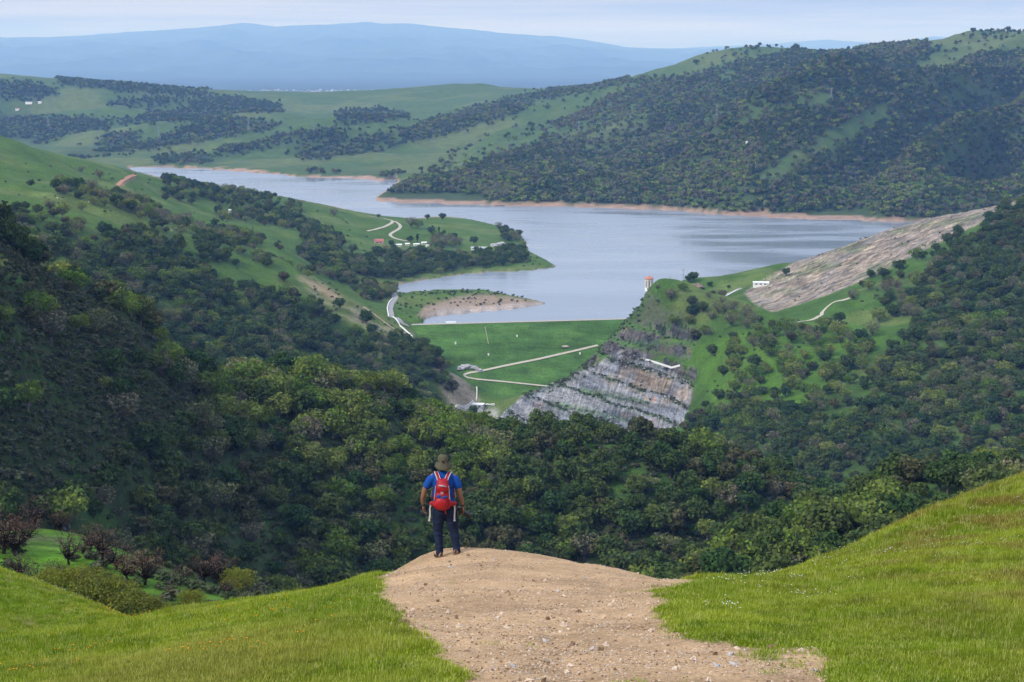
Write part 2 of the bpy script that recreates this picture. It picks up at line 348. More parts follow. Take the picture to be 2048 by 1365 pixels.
LAKE = [(255,334),(300,335),(400,338),(535,348),(600,354),(700,357),(765,362),(800,354),(790,372),(765,385),(745,400),(760,404),(800,406),(870,408),(1000,412),(1100,413),(1200,416),(1340,421),(1450,430),(1560,437),(1700,441),(1830,444),(2000,452),(2000,520),(1700,560),(1500,578),(1480,575),(1440,568),(1400,568),(1360,565),(1320,578),(1330,600),(1280,665),(846,665),(846,641),(870,633),(950,626),(1040,618),(1100,608),(1030,594),(960,580),(870,582),(800,587),(785,578),(780,573),(850,561),(930,549),(990,545),(1050,543),(1118,535),(1090,520),(1060,505),(1052,488),(1045,476),(1000,456),(930,440),(885,433),(840,437),(800,441),(770,436),(670,414),(560,392),(480,384),(400,374),(320,355),(255,338)]
M_LAKE = poly_mask(LAKE, 2)
TPH = {}
def far_ridge(X, Y): return 1-np.abs(fbm((X*.80-Y*.60)/430, (X*.60+Y*.80)/1500, 3, 31, .45))
def terrain_z(u, s):
    """elevation of the valley floor and hills at plan position (u, s)"""
    Y = np.exp(s); X = u*Y
    z = VF.at(u, s)*Y
    px, py = proj(X, Y, z)
    q = samp(M_BENCH, px, py)*ss(1640, 1680, Y)*(1-ss(1860, 1900, Y))
    c = samp(M_CUT, px, py)*ss(1850, 1900, Y)*(1-ss(2350, 2420, Y))
    land = ss(WL+1.5, WL+14, z)                     # calm the shore line and the flats beside it
    far = ss(3300, 4200, Y)
    a = (2.2 + 3.0*ss(300, 1200, Y))*(1-far)*land*(1-.8*q)*(1-.7*c)*(1-.7*ss(1980, 2050, Y)*(1-far))
    z = z + a*fbm(X/95, Y/95, 4, 11)
    mlk = samp(M_LAKE, *proj(X, Y, np.full_like(z, WL)))*(Y > 1985); zone = ss(1985, 2000, Y)*(1-ss(5000, 5100, Y))
    # fall-line gullies on the nearer slopes
    z = z + ss(470, 560, Y)*(1-ss(900, 1000, Y))*11*(.62-np.abs(fbm(X/85+.12*Y/85, Y/420, 2, 33, .4))*1.6)
    mg = ss(1050, 1250, Y)*(1-ss(2500, 2900, Y))*ss(WL+10, WL+45, z)*(1-q)*(1-c)*(1-ss(1640, 1700, Y)*(1-ss(1980, 2050, Y))*(np.abs(X) < 140))
    z = z + mg*15*(.40-np.abs(fbm((X*.8+Y*.6)/190, (X*.6-Y*.8)/420, 3, 35, .45)))
    # spurs and gullies of the far hills
    rx = (X*.80 - Y*.60); ry = (X*.60 + Y*.80)
    n1 = 1-np.abs(fbm(rx/430, ry/1500, 3, 31, .45)); rt = ss(-700, 200, X); 
    z = z + far*land*ss(WL+8, WL+60, z)*((20+44*rt)*(n1-.72) + 9*fbm(X/170, Y/170, 3, 41))*(1-.62*ss(5300, 5800, Y))
    # quarry benches and broken rock
    qq = ss(.25, .7, q)
    if np.any(qq > 0):
        h = z + .22*(X - 120) + 1.5*perlin(X/40, Y/40, 5); H = 18.0
        t = (h/H) - np.floor(h/H); st = np.where(t < .27, t*.12, .0324+(t-.27)/.73*.9676); TPH['t'] = t
        z = z + qq*(np.floor(h/H)*H + st*H - h)*.85 + qq*(1.5*fbm(X/16, Y/16, 3, 51) + .5*np.abs(perlin((X+Y*.2)/6, Y/24, 55)))
    cc = ss(.3, .8, c)
    z = z + cc*(1.4*np.abs(perlin((X*.55+Y*.83)/9, (X*.83-Y*.55)/60, 61)) + .7*fbm(X/12, Y/12, 2, 63))
    z = np.where(mlk > .5, np.minimum(z, WL - 1 - (mlk-.5)*26), np.where((zone > .5) | ((Y > 4000) & (X < 200)), np.maximum(z, WL + (.5-mlk)*9), z))
    return z
UU, SS_ = np.meshgrid(UCOL, SROW)
TZ = terrain_z(UU, SS_); TPHASE = TPH['t']; TY = np.exp(SS_); TX = UU*TY
def ground(x, y):
    """terrain height under a plan point, read off the built mesh grid"""
    x = np.asarray(x, float); y = np.asarray(y, float); s = np.log(np.maximum(y, 91)); u = x/np.maximum(y, 1)
    fu = np.clip((u-UCOL[0])/(UCOL[1]-UCOL[0]), 0, len(UCOL)-1.001); i = fu.astype(int); a = fu-i
    j = np.clip(np.searchsorted(SROW, s)-1, 0, len(SROW)-2); b = np.clip((s-SROW[j])/(SROW[j+1]-SROW[j]), 0, 1)
    return (TZ[j, i]*(1-a)+TZ[j, i+1]*a)*(1-b) + (TZ[j+1, i]*(1-a)+TZ[j+1, i+1]*a)*b
def at(px, py, ymin=90.0, ymax=9900.0):
    """where the sight line through a photo point meets the terrain (x, y, z)"""
    b = (CY-py)/FPX; dx = (px-CX)/FPX; dy = CT+b*ST; dz = -ST+b*CT
    Y = np.exp(np.linspace(math.log(ymin), math.log(ymax), 1600)); x = dx/dy*Y; z = dz/dy*Y
    g = ground(x, Y); h = np.where((g < WL) & (Y > 2012), WL, g) - z
    cross = np.where((h[:-1] <= 0) & (h[1:] > 0))[0]
    if len(cross): k = cross[0]+1; t = h[k-1]/(h[k-1]-h[k]+1e-9); y = Y[k-1]*(1-t)+Y[k]*t
    else: y = Y[np.argmin(np.abs(h))]                # tucked behind a brow: the spot nearest the sight line
    if not len(cross): return np.array((dx/dy*y, y, float(ground(dx/dy*y, y))))
    return np.array((dx/dy*y, y, dz/dy*y))
PXT, PYT = proj(TX, TY, TZ)
# ------------------------------------------------------------------ ground colours (what grows or lies there)
C = np.empty(TZ.shape + (3,)); far = ss(3200, 3900, TY); mid = ss(900, 1150, TY)
def cset(mask, col):
    global C
    C = C*(1-mask[..., None]) + np.array(col)*mask[..., None]
C[:] = (.028, .044, .016)
patch = ss(-.1, .45, fbm(TX/60, TY/60, 3, 71))
cset(patch*.55, (.05, .135, .016))
cset(mid, (.058, .108, .019))
cset(mid*(TX > 150)*(1-far), (.048, .100, .015))
cset(mid*(1-far)*ss(.0, .6, fbm(TX/120, TY/90, 4, 73)), (.094, .132, .033))
cset(far, (.056, .096, .024)); cset(far*ss(-.1, .5, fbm(TX/400, TY/300, 4, 75)), (.090, .118, .036))
def region(poly, y0, y1, blur=4): return samp(poly_mask(poly, blur), PXT, PYT)*((TY > y0) & (TY < y1))
nn = fbm(TX/25, TY/25, 3, 77)
BURNT = [(-100,1040),(90,1045),(200,1070),(330,1140),(520,1200),(420,1260),(-100,1260)]
cset(region(BURNT, 150, 330), (.085, .20, .012)); cset(region(BURNT, 150, 330)*ss(.15, .5, nn)*.7, (.09, .075, .05))
cset(region([(0,505),(40,520),(60,545),(30,550),(0,548)], 500, 800), (.15, .16, .05))
cset(region([(1020,872),(1340,866),(1360,884),(1020,896)], 700, 1000, 2), (.095, .22, .018))
cset(region([(1560,1000),(1600,1010),(1690,1058),(1660,1064)], 400, 900, 2), (.11, .25, .02)); cset(region([(1780,1035),(1860,1005),(1960,1000),(1930,1030),(1800,1050)], 400, 800, 2), (.11, .26, .02))
TAN = [(590,548),(640,566),(700,602),(770,645),(812,662),(800,690),(740,680),(690,640),(640,600),(600,565)]
cset(region(TAN, 1700, 2100)*ss(-.35, .35, nn)*.75, (.27, .235, .14))
cset(region([(600,552),(650,572),(690,600),(660,600),(625,575)], 1700, 2100)*.8, (.33, .24, .14))
cset(region([(790,660),(830,668),(800,700),(750,720),(770,690)], 1700, 2050)*.8, (.28, .26, .20))
cset(region([(880,770),(915,735),(960,800),(955,830),(900,830)], 1600, 1860)*.85, (.30, .24, .18))
cset(region([(905,815),(1000,820),(985,860),(900,860)], 1600, 1850)*.85, (.30, .29, .27))
# shore: bare rock between the water and the grass
hs = TZ - WL + 1.6*fbm(TX/30, TY/30, 3, 79)
hb_ = 1.0 + 4.4*ss(3150, 3350, TY)*ss(-500, -250, TX) + 1.2*ss(3200, 3600, TY); nearlake = ss(.01, .10, samp(M_LAKE, *proj(TX, TY, np.full_like(TZ, WL)))); bare = nearlake* (1-ss(hb_*.7, hb_*1.2, hs))*ss(1990, 2020, TY)
cset(bare*.9, (.30, .235, .18)); cset(bare*ss(3300, 3600, TY)*.8, (.37, .245, .175))
cset(far*nearlake*(1-ss(4, 7, hs))*ss(.25, .5, fbm(TX/55, TY/55, 2, 81))*.8, (.42, .26, .17))
SPIT = [(835,632),(850,612),(900,598),(940,590),(1010,592),(1100,606),(1100,612),(1000,628),(860,645)]
cset(region(SPIT, 2000, 2330, 2)*.85, (.27, .195, .15)); cset(region([(850,634),(880,618),(960,616),(1040,607),(1100,606),(1100,614),(1000,630)], 2000, 2330, 2)*.8, (.38, .33, .30))
M_Q2 = samp(M_QUARRY, PXT, PYT)*ss(1640, 1680, TY)*(1-ss(1860, 1885, TY)); M_C2 = samp(M_CUT, PXT, PYT)*ss(1850, 1900, TY)*(1-ss(2330, 2400, TY))
rockc = np.array((.235, .235, .24))
cset(ss(.35, .6, M_Q2), rockc)
tread = (1-ss(.19, .27, TPHASE))*ss(.3, .6, M_Q2); 
TANQ = [(1190,760),(1240,720),(1300,740),(1385,770),(1380,800),(1330,810),(1300,790),(1250,780)]
cset(region(TANQ, 1600, 1900)*ss(-.5, .3, nn)*.9, (.25, .19, .135))
# dark broken rock and brush on the knoll's upper benches
cset(region([(1215,690),(1250,660),(1390,655),(1400,675),(1320,680),(1245,700)], 1600, 1950, 2)*.92, (.075, .065, .06)); cset(region([(1235,735),(1250,690),(1390,690),(1330,712),(1290,712),(1240,745)], 1600, 1950, 2)*.9, (.085, .07, .06))
cset(region([(1225,650),(1300,580),(1330,620),(1390,640),(1390,648),(1270,652)], 1600, 1950, 3)*.7, (.085, .085, .06))
cset(region([(1190,690),(1300,575),(1290,620),(1230,690),(1130,770),(1060,790)], 1600, 1950, 3)*.7, (.05, .10, .03))
cset(tread*ss(-.5, .1, nn)*.9, (.05, .095, .024))
KN = samp(M_BENCH, PXT, PYT)*((TY > 1650) & (TY < 1900))*(1-ss(.3, .6, M_Q2)); riser = ss(.28, .36, TPHASE)*(1-ss(.80, .95, TPHASE)); KROCK = KN*riser*ss(-.55, -.05, nn)*ss(640, 660, PYT)*(1-ss(1350+.3*(PYT-640), 1400+.3*(PYT-640), PXT)); cset(ss(.2, .5, KROCK), (.105, .092, .088)); cset(KN*ss(628, 650, PYT)*(1-ss(.2, .3, TPHASE))*.8, (.055, .115, .02))
for bl in ([(1158,775),(1300,803),(1300,810),(1160,784)], [(1108,803),(1258,838),(1258,845),(1108,812)], [(1088,843),(1132,855),(1132,862),(1088,850)], [(1245,652),(1390,652),(1390,658),(1245,658)], [(1240,684),(1400,681),(1400,688),(1240,692)]):
    cset(region(bl, 1600, 1950, 1)*.9, (.06, .13, .03))
AL_, AC_ = TX*.786+TY*.618, TX*.618-TY*.786
cset(ss(.3, .6, M_C2), (.225, .185, .14))
cset(ss(.3, .6, M_C2)*ss(-.2, .5, fbm(AL_/150, (AC_+TZ)/11, 3, 83)), (.17, .155, .14)); cset(ss(.3, .6, M_C2)*ss(.05, .5, fbm(TX/50, TY/50, 3, 85))*.65, (.095, .125, .055))
cset(ss(.3,.6,M_C2)*ss(.2,.55,fbm(AL_/170, (AC_+TZ)/6, 3, 87))*.7, (.36,.27,.18))
# gravelly scar low on the near slope, red track on the left hill
cset(region([(1190,1040),(1240,1050),(1290,1140),(1230,1140)], 600, 900)*ss(-.2, .4, nn)*.8, (.17, .14, .11))
cset(region([(232,370),(268,350),(272,353),(240,373)], 2200, 2800, 1), (.36, .21, .14))

# -- where woods stand: polygons on the photo with the depth band they belong to: (density, {kind: weight})
def bandmap(base, items, blur=3):
    D = np.full((MH, MW), float(base)); S = {k: np.full((MH, MW), v) for k, v in (('live', .5), ('bronze', .15), ('spring', .2), ('grey', .15))}
    for poly, dens, mixv in items:
        m = poly_mask(poly, blur)
        if dens is not None: D = D*(1-m)+dens*m
        if mixv:
            for k in S: S[k] = S[k]*(1-m)+mixv.get(k, 0)*m
    return D, S
DK = dict(live=.56, bronze=.18, spring=.14, grey=.12); MXD = dict(live=.42, bronze=.18, spring=.22, grey=.18); SPR = dict(live=.10, bronze=.06, spring=.68, grey=.16); GRY = dict(live=.15, bronze=.15, spring=.25, grey=.45)
CHAP = [(-130,400),(0,495),(190,608),(330,690),(410,765),(330,830),(230,900),(160,1000),(0,1050),(-130,1050)]
near = bandmap(.95, [([(-130,400),(2180,400),(2180,1400),(-130,1400)], None, DK), (CHAP, .13, SPR), ([(0,600),(120,620),(130,720),(0,720)], .5, SPR), ([(190,740),(420,720),(420,900),(220,860)], .5, MXD), ([(400,770),(600,775),(780,785),(960,865),(1020,895),(980,1010),(850,1020),(720,970),(560,890),(420,850)], .9, SPR), ([(1015,868),(1350,860),(1365,886),(1015,897)], .42, DK),
   ([(560,905),(640,935),(740,945),(860,985),(830,1030),(680,1010),(560,960)], .85, MXD), ([(1440,1180),(1500,1100),(1640,1050),(1760,1010),(2180,960),(2180,1130),(1500,1190)], .85, dict(live=.4, spring=.45, grey=.1, bronze=.05)),
   ([(1555,995),(1600,1005),(1695,1060),(1660,1070)], .03, None), ([(1780,1040),(1860,1000),(1965,995),(1930,1035),(1800,1055)], .03, None), ([(1195,1045),(1240,1050),(1290,1130),(1235,1140)], .15, None), ([(330,1080),(420,1100),(400,1130),(330,1110)], .5, None)])
mid_l = bandmap(0.0, [([(40,500),(110,490),(230,472),(330,465),(375,515),(440,560),(540,585),(620,592),(680,640),(690,672),(790,672),(865,705),(920,790),(905,850),(860,860),(600,830),(300,790),(100,680),(0,560)], .95, DK), ([(560,760),(760,770),(900,840),(860,870),(560,830)], None, SPR), ([(-130,420),(60,425),(110,470),(110,540),(-130,560)], .55, GRY), ([(130,440),(180,450),(170,500),(120,500)], .35, SPR),
   ([(430,392),(560,412),(640,440),(710,470),(790,515),(805,565),(785,598),(740,606),(690,566),(620,545),(560,540),(500,520),(430,480)], .72, GRY), ([(560,455),(640,450),(730,480),(790,540),(780,590),(740,600),(690,560),(600,520)], .8, MXD), ([(480,500),(530,488),(600,500),(640,540),(610,548),(560,535)], .0, None), ([(440,410),(490,425),(480,455),(420,450)], .05, None), ([(600,400),(770,436),(770,470),(720,460),(660,440),(600,425)], .015, None),
   ([(325,378),(400,388),(470,392),(570,408),(560,432),(480,424),(400,420),(330,402)], .8, dict(live=.5, grey=.25, bronze=.25)), ([(115,372),(180,386),(240,398),(330,400),(335,446),(270,436),(210,412),(115,396)], .5, GRY), ([(275,430),(350,420),(420,450),(430,490),(340,470)], .22, GRY), ([(395,470),(440,480),(470,540),(430,580),(390,540)], .6, MXD), ([(440,522),(590,545),(640,570),(620,600),(540,590),(450,570)], .02, None), ([(60,395),(190,402),(180,450),(60,450)], .05, GRY), ([(600,560),(700,604),(770,645),(760,680),(690,655),(640,600)], .04, None), ([(895,780),(950,800),(960,850),(900,850)], .15, None)])
farm = bandmap(0.0, [([(690,512),(740,515),(800,512),(860,510),(930,512),(990,508),(1035,500),(1062,517),(1040,528),(980,532),(930,540),(850,551),(785,566),(740,562),(690,540)], .95, dict(live=.7, bronze=.1, spring=.1, grey=.1)), ([(860,474),(910,478),(930,488),(900,500),(866,496)], .6, dict(grey=.8, spring=.2)), ([(770,486),(830,482),(840,492),(770,496)], .12, GRY), ([(1000,462),(1042,478),(1048,490),(1010,488)], .7, dict(live=.6, grey=.4)), ([(600,440),(680,480),(715,530),(690,560),(600,520)], .7, MXD), ([(430,392),(600,412),(600,460),(430,440)], .5, MXD), ([(325,360),(560,400),(560,432),(330,402)], .4, None)])
right = bandmap(0.0, [([(1360,860),(1420,800),(1490,770),(1600,800),(1690,740),(1790,690),(1850,640),(1940,600),(2180,560),(2180,1100),(1650,1080),(1400,930)], .92, MXD), ([(1500,850),(1700,820),(1900,800),(2180,780),(2180,1100),(1400,1100)], None, DK), ([(1455,690),(1540,655),(1640,652),(1730,690),(1750,720),(1700,800),(1600,830),(1500,830),(1440,810)], .55, SPR), ([(1840,560),(1900,495),(1980,440),(2180,360),(2180,620),(1950,625),(1860,620)], .75, dict(live=.6, bronze=.25, grey=.15)), ([(1730,575),(1800,550),(1870,575),(1900,640),(1800,640),(1740,610)], .5, GRY), ([(1600,638),(1700,598),(1750,580),(1770,610),(1760,640),(1690,655)], .02, None), ([(1335,596),(1440,590),(1525,650),(1490,690),(1400,690),(1330,640)], .22, GRY), ([(1380,700),(1440,690),(1440,760),(1390,790)], .08, None), ([(1700,730),(1790,780),(1800,830),(1740,820)], .45, None), ([(1860,590),(1930,570),(1900,540),(1800,580)], .5, None), ([(1730,560),(1850,505),(1950,455),(1980,460),(1900,510),(1800,560)], .08, DK), ([(1360,880),(1440,780),(1470,850),(1420,900)], .5, DK)])
farb = bandmap(0.0, [([(745,398),(800,372),(870,350),(940,325),(1000,305),(1080,262),(1180,215),(1270,163),(1340,160),(1420,132),(1600,102),(1680,112),(1720,95),(1850,88),(1900,110),(2180,90),(2180,500),(1700,462),(1450,448),(1100,430),(800,416)], .97, dict(live=.50, bronze=.12, spring=.14, grey=.24)),
   ([(1040,330),(1300,300),(1500,340),(1700,340),(1900,380),(1700,462),(1340,438),(1000,430),(760,412),(830,370)], .95, dict(live=.34, bronze=.1, spring=.28, grey=.28)), ([(1400,140),(1600,105),(1800,110),(1600,200),(1400,250),(1250,250)], .92, DK), ([(1750,240),(2000,230),(1900,330),(1750,360),(1650,320)], .92, DK),
   ([(1340,165),(1266,163),(1100,208),(985,236),(1000,246),(1130,215),(1250,185),(1350,160),(1440,135),(1560,108),(1560,86),(1420,102)], .05, None), ([(1820,136),(1890,92),(1960,60),(2180,45),(2180,88),(1980,102),(1890,140)], .05, None), ([(845,336),(955,284),(1060,258),(1130,262),(1010,300),(900,332)], .06, None), ([(1645,292),(1700,250),(1762,214),(1772,234),(1710,268),(1660,296)], .08, None), ([(1590,210),(1650,195),(1645,206),(1600,216)], .1, None), ([(1110,262),(1290,240),(1290,256),(1120,280)], .25, None), ([(1450,230),(1530,200),(1540,214),(1460,240)], .3, None), ([(1000,330),(1080,310),(1100,318),(1010,340)], .35, None),
   ([(-130,160),(0,165),(60,168),(110,180),(120,192),(60,202),(-130,200)], .85, DK), ([(110,158),(200,166),(300,176),(430,188),(400,193),(250,184),(130,170)], .8, DK), ([(218,206),(240,196),(310,194),(372,200),(360,212),(300,217),(220,212)], .55, DK), ([(378,204),(400,196),(470,198),(566,214),(566,224),(450,222),(385,214)], .9, DK), ([(300,228),(380,214),(480,226),(420,240),(310,244),(225,248)], .85, DK), ([(-130,232),(0,235),(120,235),(230,242),(230,252),(150,264),(80,288),(-130,280)], .85, DK), ([(315,280),(380,250),(470,238),(565,250),(520,264),(400,282),(325,294)], .9, DK), ([(115,302),(210,292),(300,284),(330,294),(240,306),(150,318)], .85, DK), ([(198,272),(270,264),(292,270),(230,292),(198,287)], .75, GRY), ([(430,302),(560,274),(640,260),(710,263),(700,280),(560,292),(450,312)], .85, DK), ([(300,320),(370,312),(445,312),(445,324),(330,330)], .7, DK), ([(570,306),(640,280),(700,272),(760,268),(850,248),(960,214),(1070,208),(1000,240),(860,276),(740,304),(620,322)], .75, dict(live=.5, grey=.3, spring=.2)), ([(674,226),(760,222),(822,234),(740,246),(674,252)], .8, DK), ([(690,352),(760,340),(810,345),(790,358),(700,360)], .7, DK), ([(900,240),(960,232),(1000,205),(1100,186),(1250,155),(1260,164),(1060,206),(960,240)], .55, DK), ([(600,330),(700,338),(760,350),(600,352)], .2, GRY), ([(1470,236),(1560,202),(1640,172),(1655,188),(1560,224),(1480,258)], .28, GRY), ([(1500,362),(1545,328),(1600,294),(1660,264),(1770,206),(1792,224),(1700,280),(1620,324),(1540,370)], .10, GRY), ([(1590,200),(1660,184),(1666,206),(1600,222)], .12, None), ([(1115,250),(1290,222),(1305,262),(1125,292)], .22, GRY), ([(820,352),(955,276),(1095,246),(1145,262),(1010,312),(895,348)], .05, None), ([(1060,306),(1150,282),(1350,264),(1350,286),(1150,314)], .40, GRY), ([(1860,200),(1940,170),(1960,186),(1870,220)], .3, None), ([(1800,372),(1870,330),(1930,282),(1945,296),(1880,352),(1820,396)], .35, GRY), ([(1380,170),(1460,140),(1470,156),(1390,186)], .35, None)], 4)

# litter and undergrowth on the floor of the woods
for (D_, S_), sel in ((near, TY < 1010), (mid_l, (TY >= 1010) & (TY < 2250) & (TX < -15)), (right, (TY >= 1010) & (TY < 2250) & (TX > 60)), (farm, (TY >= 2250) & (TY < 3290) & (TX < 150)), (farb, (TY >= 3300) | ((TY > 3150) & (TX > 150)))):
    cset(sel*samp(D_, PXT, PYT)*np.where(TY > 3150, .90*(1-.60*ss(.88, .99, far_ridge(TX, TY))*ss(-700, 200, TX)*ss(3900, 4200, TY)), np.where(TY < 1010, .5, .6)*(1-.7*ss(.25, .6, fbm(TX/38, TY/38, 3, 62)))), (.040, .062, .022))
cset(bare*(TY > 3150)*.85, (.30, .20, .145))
cset(region([(1380,700),(1460,670),(1600,640),(1740,650),(1700,760),(1560,830),(1440,840)], 1500, 1900)*.7, (.070, .148, .016))
def mat_ground(name, kind='grass'):
    m = bpy.data.materials.new(name); m.use_nodes = True; t = m.node_tree; b = t.nodes['Principled BSDF']
    b.inputs['Roughness'].default_value = .95; b.inputs['Specular IOR Level'].default_value = .08
    at_ = N(t, 'ShaderNodeAttribute', attribute_name='col'); geo = N(t, 'ShaderNodeNewGeometry')
    def noise(scale, detail=4, vec=None, rough=.6):
        n = N(t, 'ShaderNodeTexNoise'); n.inputs['Scale'].default_value = scale; n.inputs['Detail'].default_value = detail; n.inputs['Roughness'].default_value = rough
        LK(t, vec if vec else geo.outputs['Position'], n.inputs['Vector']); return n
    def rng(sock, lo, hi, f0=.3, f1=.7):
        r = N(t, 'ShaderNodeMapRange'); r.inputs['From Min'].default_value = f0; r.inputs['From Max'].default_value = f1; r.inputs['To Min'].default_value = lo; r.inputs['To Max'].default_value = hi
        LK(t, sock, r.inputs['Value']); return r.outputs[0]
    def mul(a, bb):
        x = N(t, 'ShaderNodeMath', operation='MULTIPLY'); LK(t, a, x.inputs[0]); LK(t, bb, x.inputs[1]); return x.outputs[0]
    def scale(c, f):
        v = N(t, 'ShaderNodeVectorMath', operation='SCALE'); LK(t, c, v.inputs[0]); LK(t, f, v.inputs['Scale']); return v.outputs[0]
    if kind == 'grass':
        n1 = noise(.035, 5); n2 = noise(.45, 4); 
        mp_ = N(t, 'ShaderNodeMapping'); mp_.inputs['Scale'].default_value = (.06, .5, .5); LK(t, geo.outputs['Position'], mp_.inputs['Vector']); n3 = noise(.6, 4, mp_.outputs[0])
        f = mul(mul(rng(n1.outputs['Fac'], .78, 1.22), rng(n2.outputs['Fac'], .70, 1.30)), rng(n3.outputs['Fac'], .82, 1.18))
        LK(t, scale(at_.outputs['Color'], f), b.inputs['Base Color'])
        bp = N(t, 'ShaderNodeBump'); bp.inputs['Strength'].default_value = .5; bp.inputs['Distance'].default_value = 1.5; LK(t, n2.outputs['Fac'], bp.inputs['Height']); LK(t, bp.outputs[0], b.inputs['Normal'])
    else:
        # bedding streaks running down the face, blocks and stains
        mr_ = N(t, 'ShaderNodeMapping'); mr_.inputs['Rotation'].default_value = (0, math.radians(-24), 0); LK(t, geo.outputs['Position'], mr_.inputs['Vector'])
        mp_ = N(t, 'ShaderNodeMapping'); mp_.inputs['Scale'].default_value = (.50, .02, .05); LK(t, mr_.outputs[0], mp_.inputs['Vector'])
        n1 = noise(1.0, 6, mp_.outputs[0], .65); n2 = noise(.25, 6, None, .7); n3 = noise(.022, 4); n4 = noise(.05, 3)
        mq_ = N(t, 'ShaderNodeMapping'); mq_.inputs['Rotation'].default_value = (0, math.radians(-12), 0); LK(t, geo.outputs['Position'], mq_.inputs['Vector'])
        mpb = N(t, 'ShaderNodeMapping'); mpb.inputs['Scale'].default_value = (.02, .02, .16); LK(t, mq_.outputs[0], mpb.inputs['Vector']); n5 = noise(1.0, 5, mpb.outputs[0], .6)
        f = mul(mul(rng(n1.outputs['Fac'], .60, 1.32, .36, .62), rng(n2.outputs['Fac'], .66, 1.34, .35, .65)), rng(n5.outputs['Fac'], .62, 1.25, .40, .58))
        tint = N(t, 'ShaderNodeMix', data_type='RGBA', blend_type='MULTIPLY'); LK(t, rng(n3.outputs['Fac'], 0, 1, .42, .58), tint.inputs['Factor']); LK(t, at_.outputs['Color'], tint.inputs['A']); tint.inputs['B'].default_value = (.80, .87, .97, 1)
        rust = N(t, 'ShaderNodeMix', data_type='RGBA'); LK(t, mul(rng(n4.outputs['Fac'], 0, .8, .60, .66), rng(n1.outputs['Fac'], 0, 1, .5, .6)), rust.inputs['Factor']); LK(t, tint.outputs['Result'], rust.inputs['A']); rust.inputs['B'].default_value = (.30, .10, .045, 1)
        vo = N(t, 'ShaderNodeTexVoronoi', feature='DISTANCE_TO_EDGE'); mv = N(t, 'ShaderNodeMapping'); mv.inputs['Scale'].default_value = (.10, .02, .03); LK(t, mr_.outputs[0], mv.inputs['Vector']); vo.inputs['Scale'].default_value = 1.6; LK(t, mv.outputs[0], vo.inputs['Vector'])
        f = mul(f, rng(vo.outputs['Distance'], .78, 1.03, .0, .06))
        LK(t, scale(rust.outputs['Result'], f), b.inputs['Base Color'])
        bp = N(t, 'ShaderNodeBump'); bp.inputs['Strength'].default_value = 1.0; bp.inputs['Distance'].default_value = 4.0; LK(t, n1.outputs['Fac'], bp.inputs['Height']); LK(t, bp.outputs[0], b.inputs['Normal'])
    return m
MG = mat_ground('hill_grass'); MR = mat_ground('quarry_rock', 'rock'); 
MCUT = mat_ground('cut_rock', 'grass')
def streak_cut():
    t = MCUT.node_tree; b = t.nodes['Principled BSDF']; old = b.inputs['Base Color'].links[0].from_socket; g = N(t, 'ShaderNodeNewGeometry')
    r1 = N(t, 'ShaderNodeMapping'); r1.inputs['Rotation'].default_value = (0, 0, -math.atan2(.618, .786)); LK(t, g.outputs['Position'], r1.inputs['Vector'])
    s1 = N(t, 'ShaderNodeMapping'); s1.inputs['Scale'].default_value = (.014, .16, .20); LK(t, r1.outputs[0], s1.inputs['Vector'])
    n = N(t, 'ShaderNodeTexNoise'); n.inputs['Scale'].default_value = 1.0; n.inputs['Detail'].default_value = 6; n.inputs['Roughness'].default_value = .65; LK(t, s1.outputs[0], n.inputs['Vector'])
    m = N(t, 'ShaderNodeMapRange'); m.inputs['From Min'].default_value = .36; m.inputs['From Max'].default_value = .64; m.inputs['To Min'].default_value = .42; m.inputs['To Max'].default_value = 1.5; LK(t, n.outputs['Fac'], m.inputs['Value'])
    v = N(t, 'ShaderNodeVectorMath', operation='SCALE'); LK(t, old, v.inputs[0]); LK(t, m.outputs[0], v.inputs['Scale']); LK(t, v.outputs[0], b.inputs['Base Color'])
    bp = N(t, 'ShaderNodeBump'); bp.inputs['Strength'].default_value = .8; bp.inputs['Distance'].default_value = 3.0; LK(t, n.outputs['Fac'], bp.inputs['Height']); LK(t, bp.outputs[0], b.inputs['Normal'])
streak_cut()
nr, nc = TZ.shape
idx = np.arange(nr*nc).reshape(nr, nc)
quads = np.stack([idx[:-1, :-1], idx[:-1, 1:], idx[1:, 1:], idx[1:, :-1]], -1).reshape(-1, 4)
def fmean(A): return ((A[:-1, :-1]+A[:-1, 1:]+A[1:, 1:]+A[1:, :-1])/4).ravel()
fq, fc, fY, fX, fz = fmean(M_Q2), fmean(M_C2), fmean(TY), fmean(TX), fmean(TZ)
reg = np.where(fY < 1000, 0, np.where(fY > 3300, 4, np.where(fX < -20, 1, 2)))
reg = np.where((fq > .45) | (fmean(KROCK) > .4), 5, reg); reg = np.where(fc > .45, 6, reg)
keep = fz > WL-6
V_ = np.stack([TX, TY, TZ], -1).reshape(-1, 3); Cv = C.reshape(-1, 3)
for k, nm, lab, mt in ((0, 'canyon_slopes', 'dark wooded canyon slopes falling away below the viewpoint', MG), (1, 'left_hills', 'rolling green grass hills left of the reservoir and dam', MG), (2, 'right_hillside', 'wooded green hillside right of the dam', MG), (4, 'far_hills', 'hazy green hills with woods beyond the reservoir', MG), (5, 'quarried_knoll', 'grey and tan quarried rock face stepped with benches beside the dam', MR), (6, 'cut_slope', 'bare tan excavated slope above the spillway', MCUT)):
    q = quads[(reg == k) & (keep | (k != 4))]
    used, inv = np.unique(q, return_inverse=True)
    o = obj(nm, mesh(nm, V_[used], inv.reshape(-1, 4), [mt], True, None, Cv[used])); tag(o, lab, 'hills' if k not in (5, 6) else 'rock face', None, 'structure')
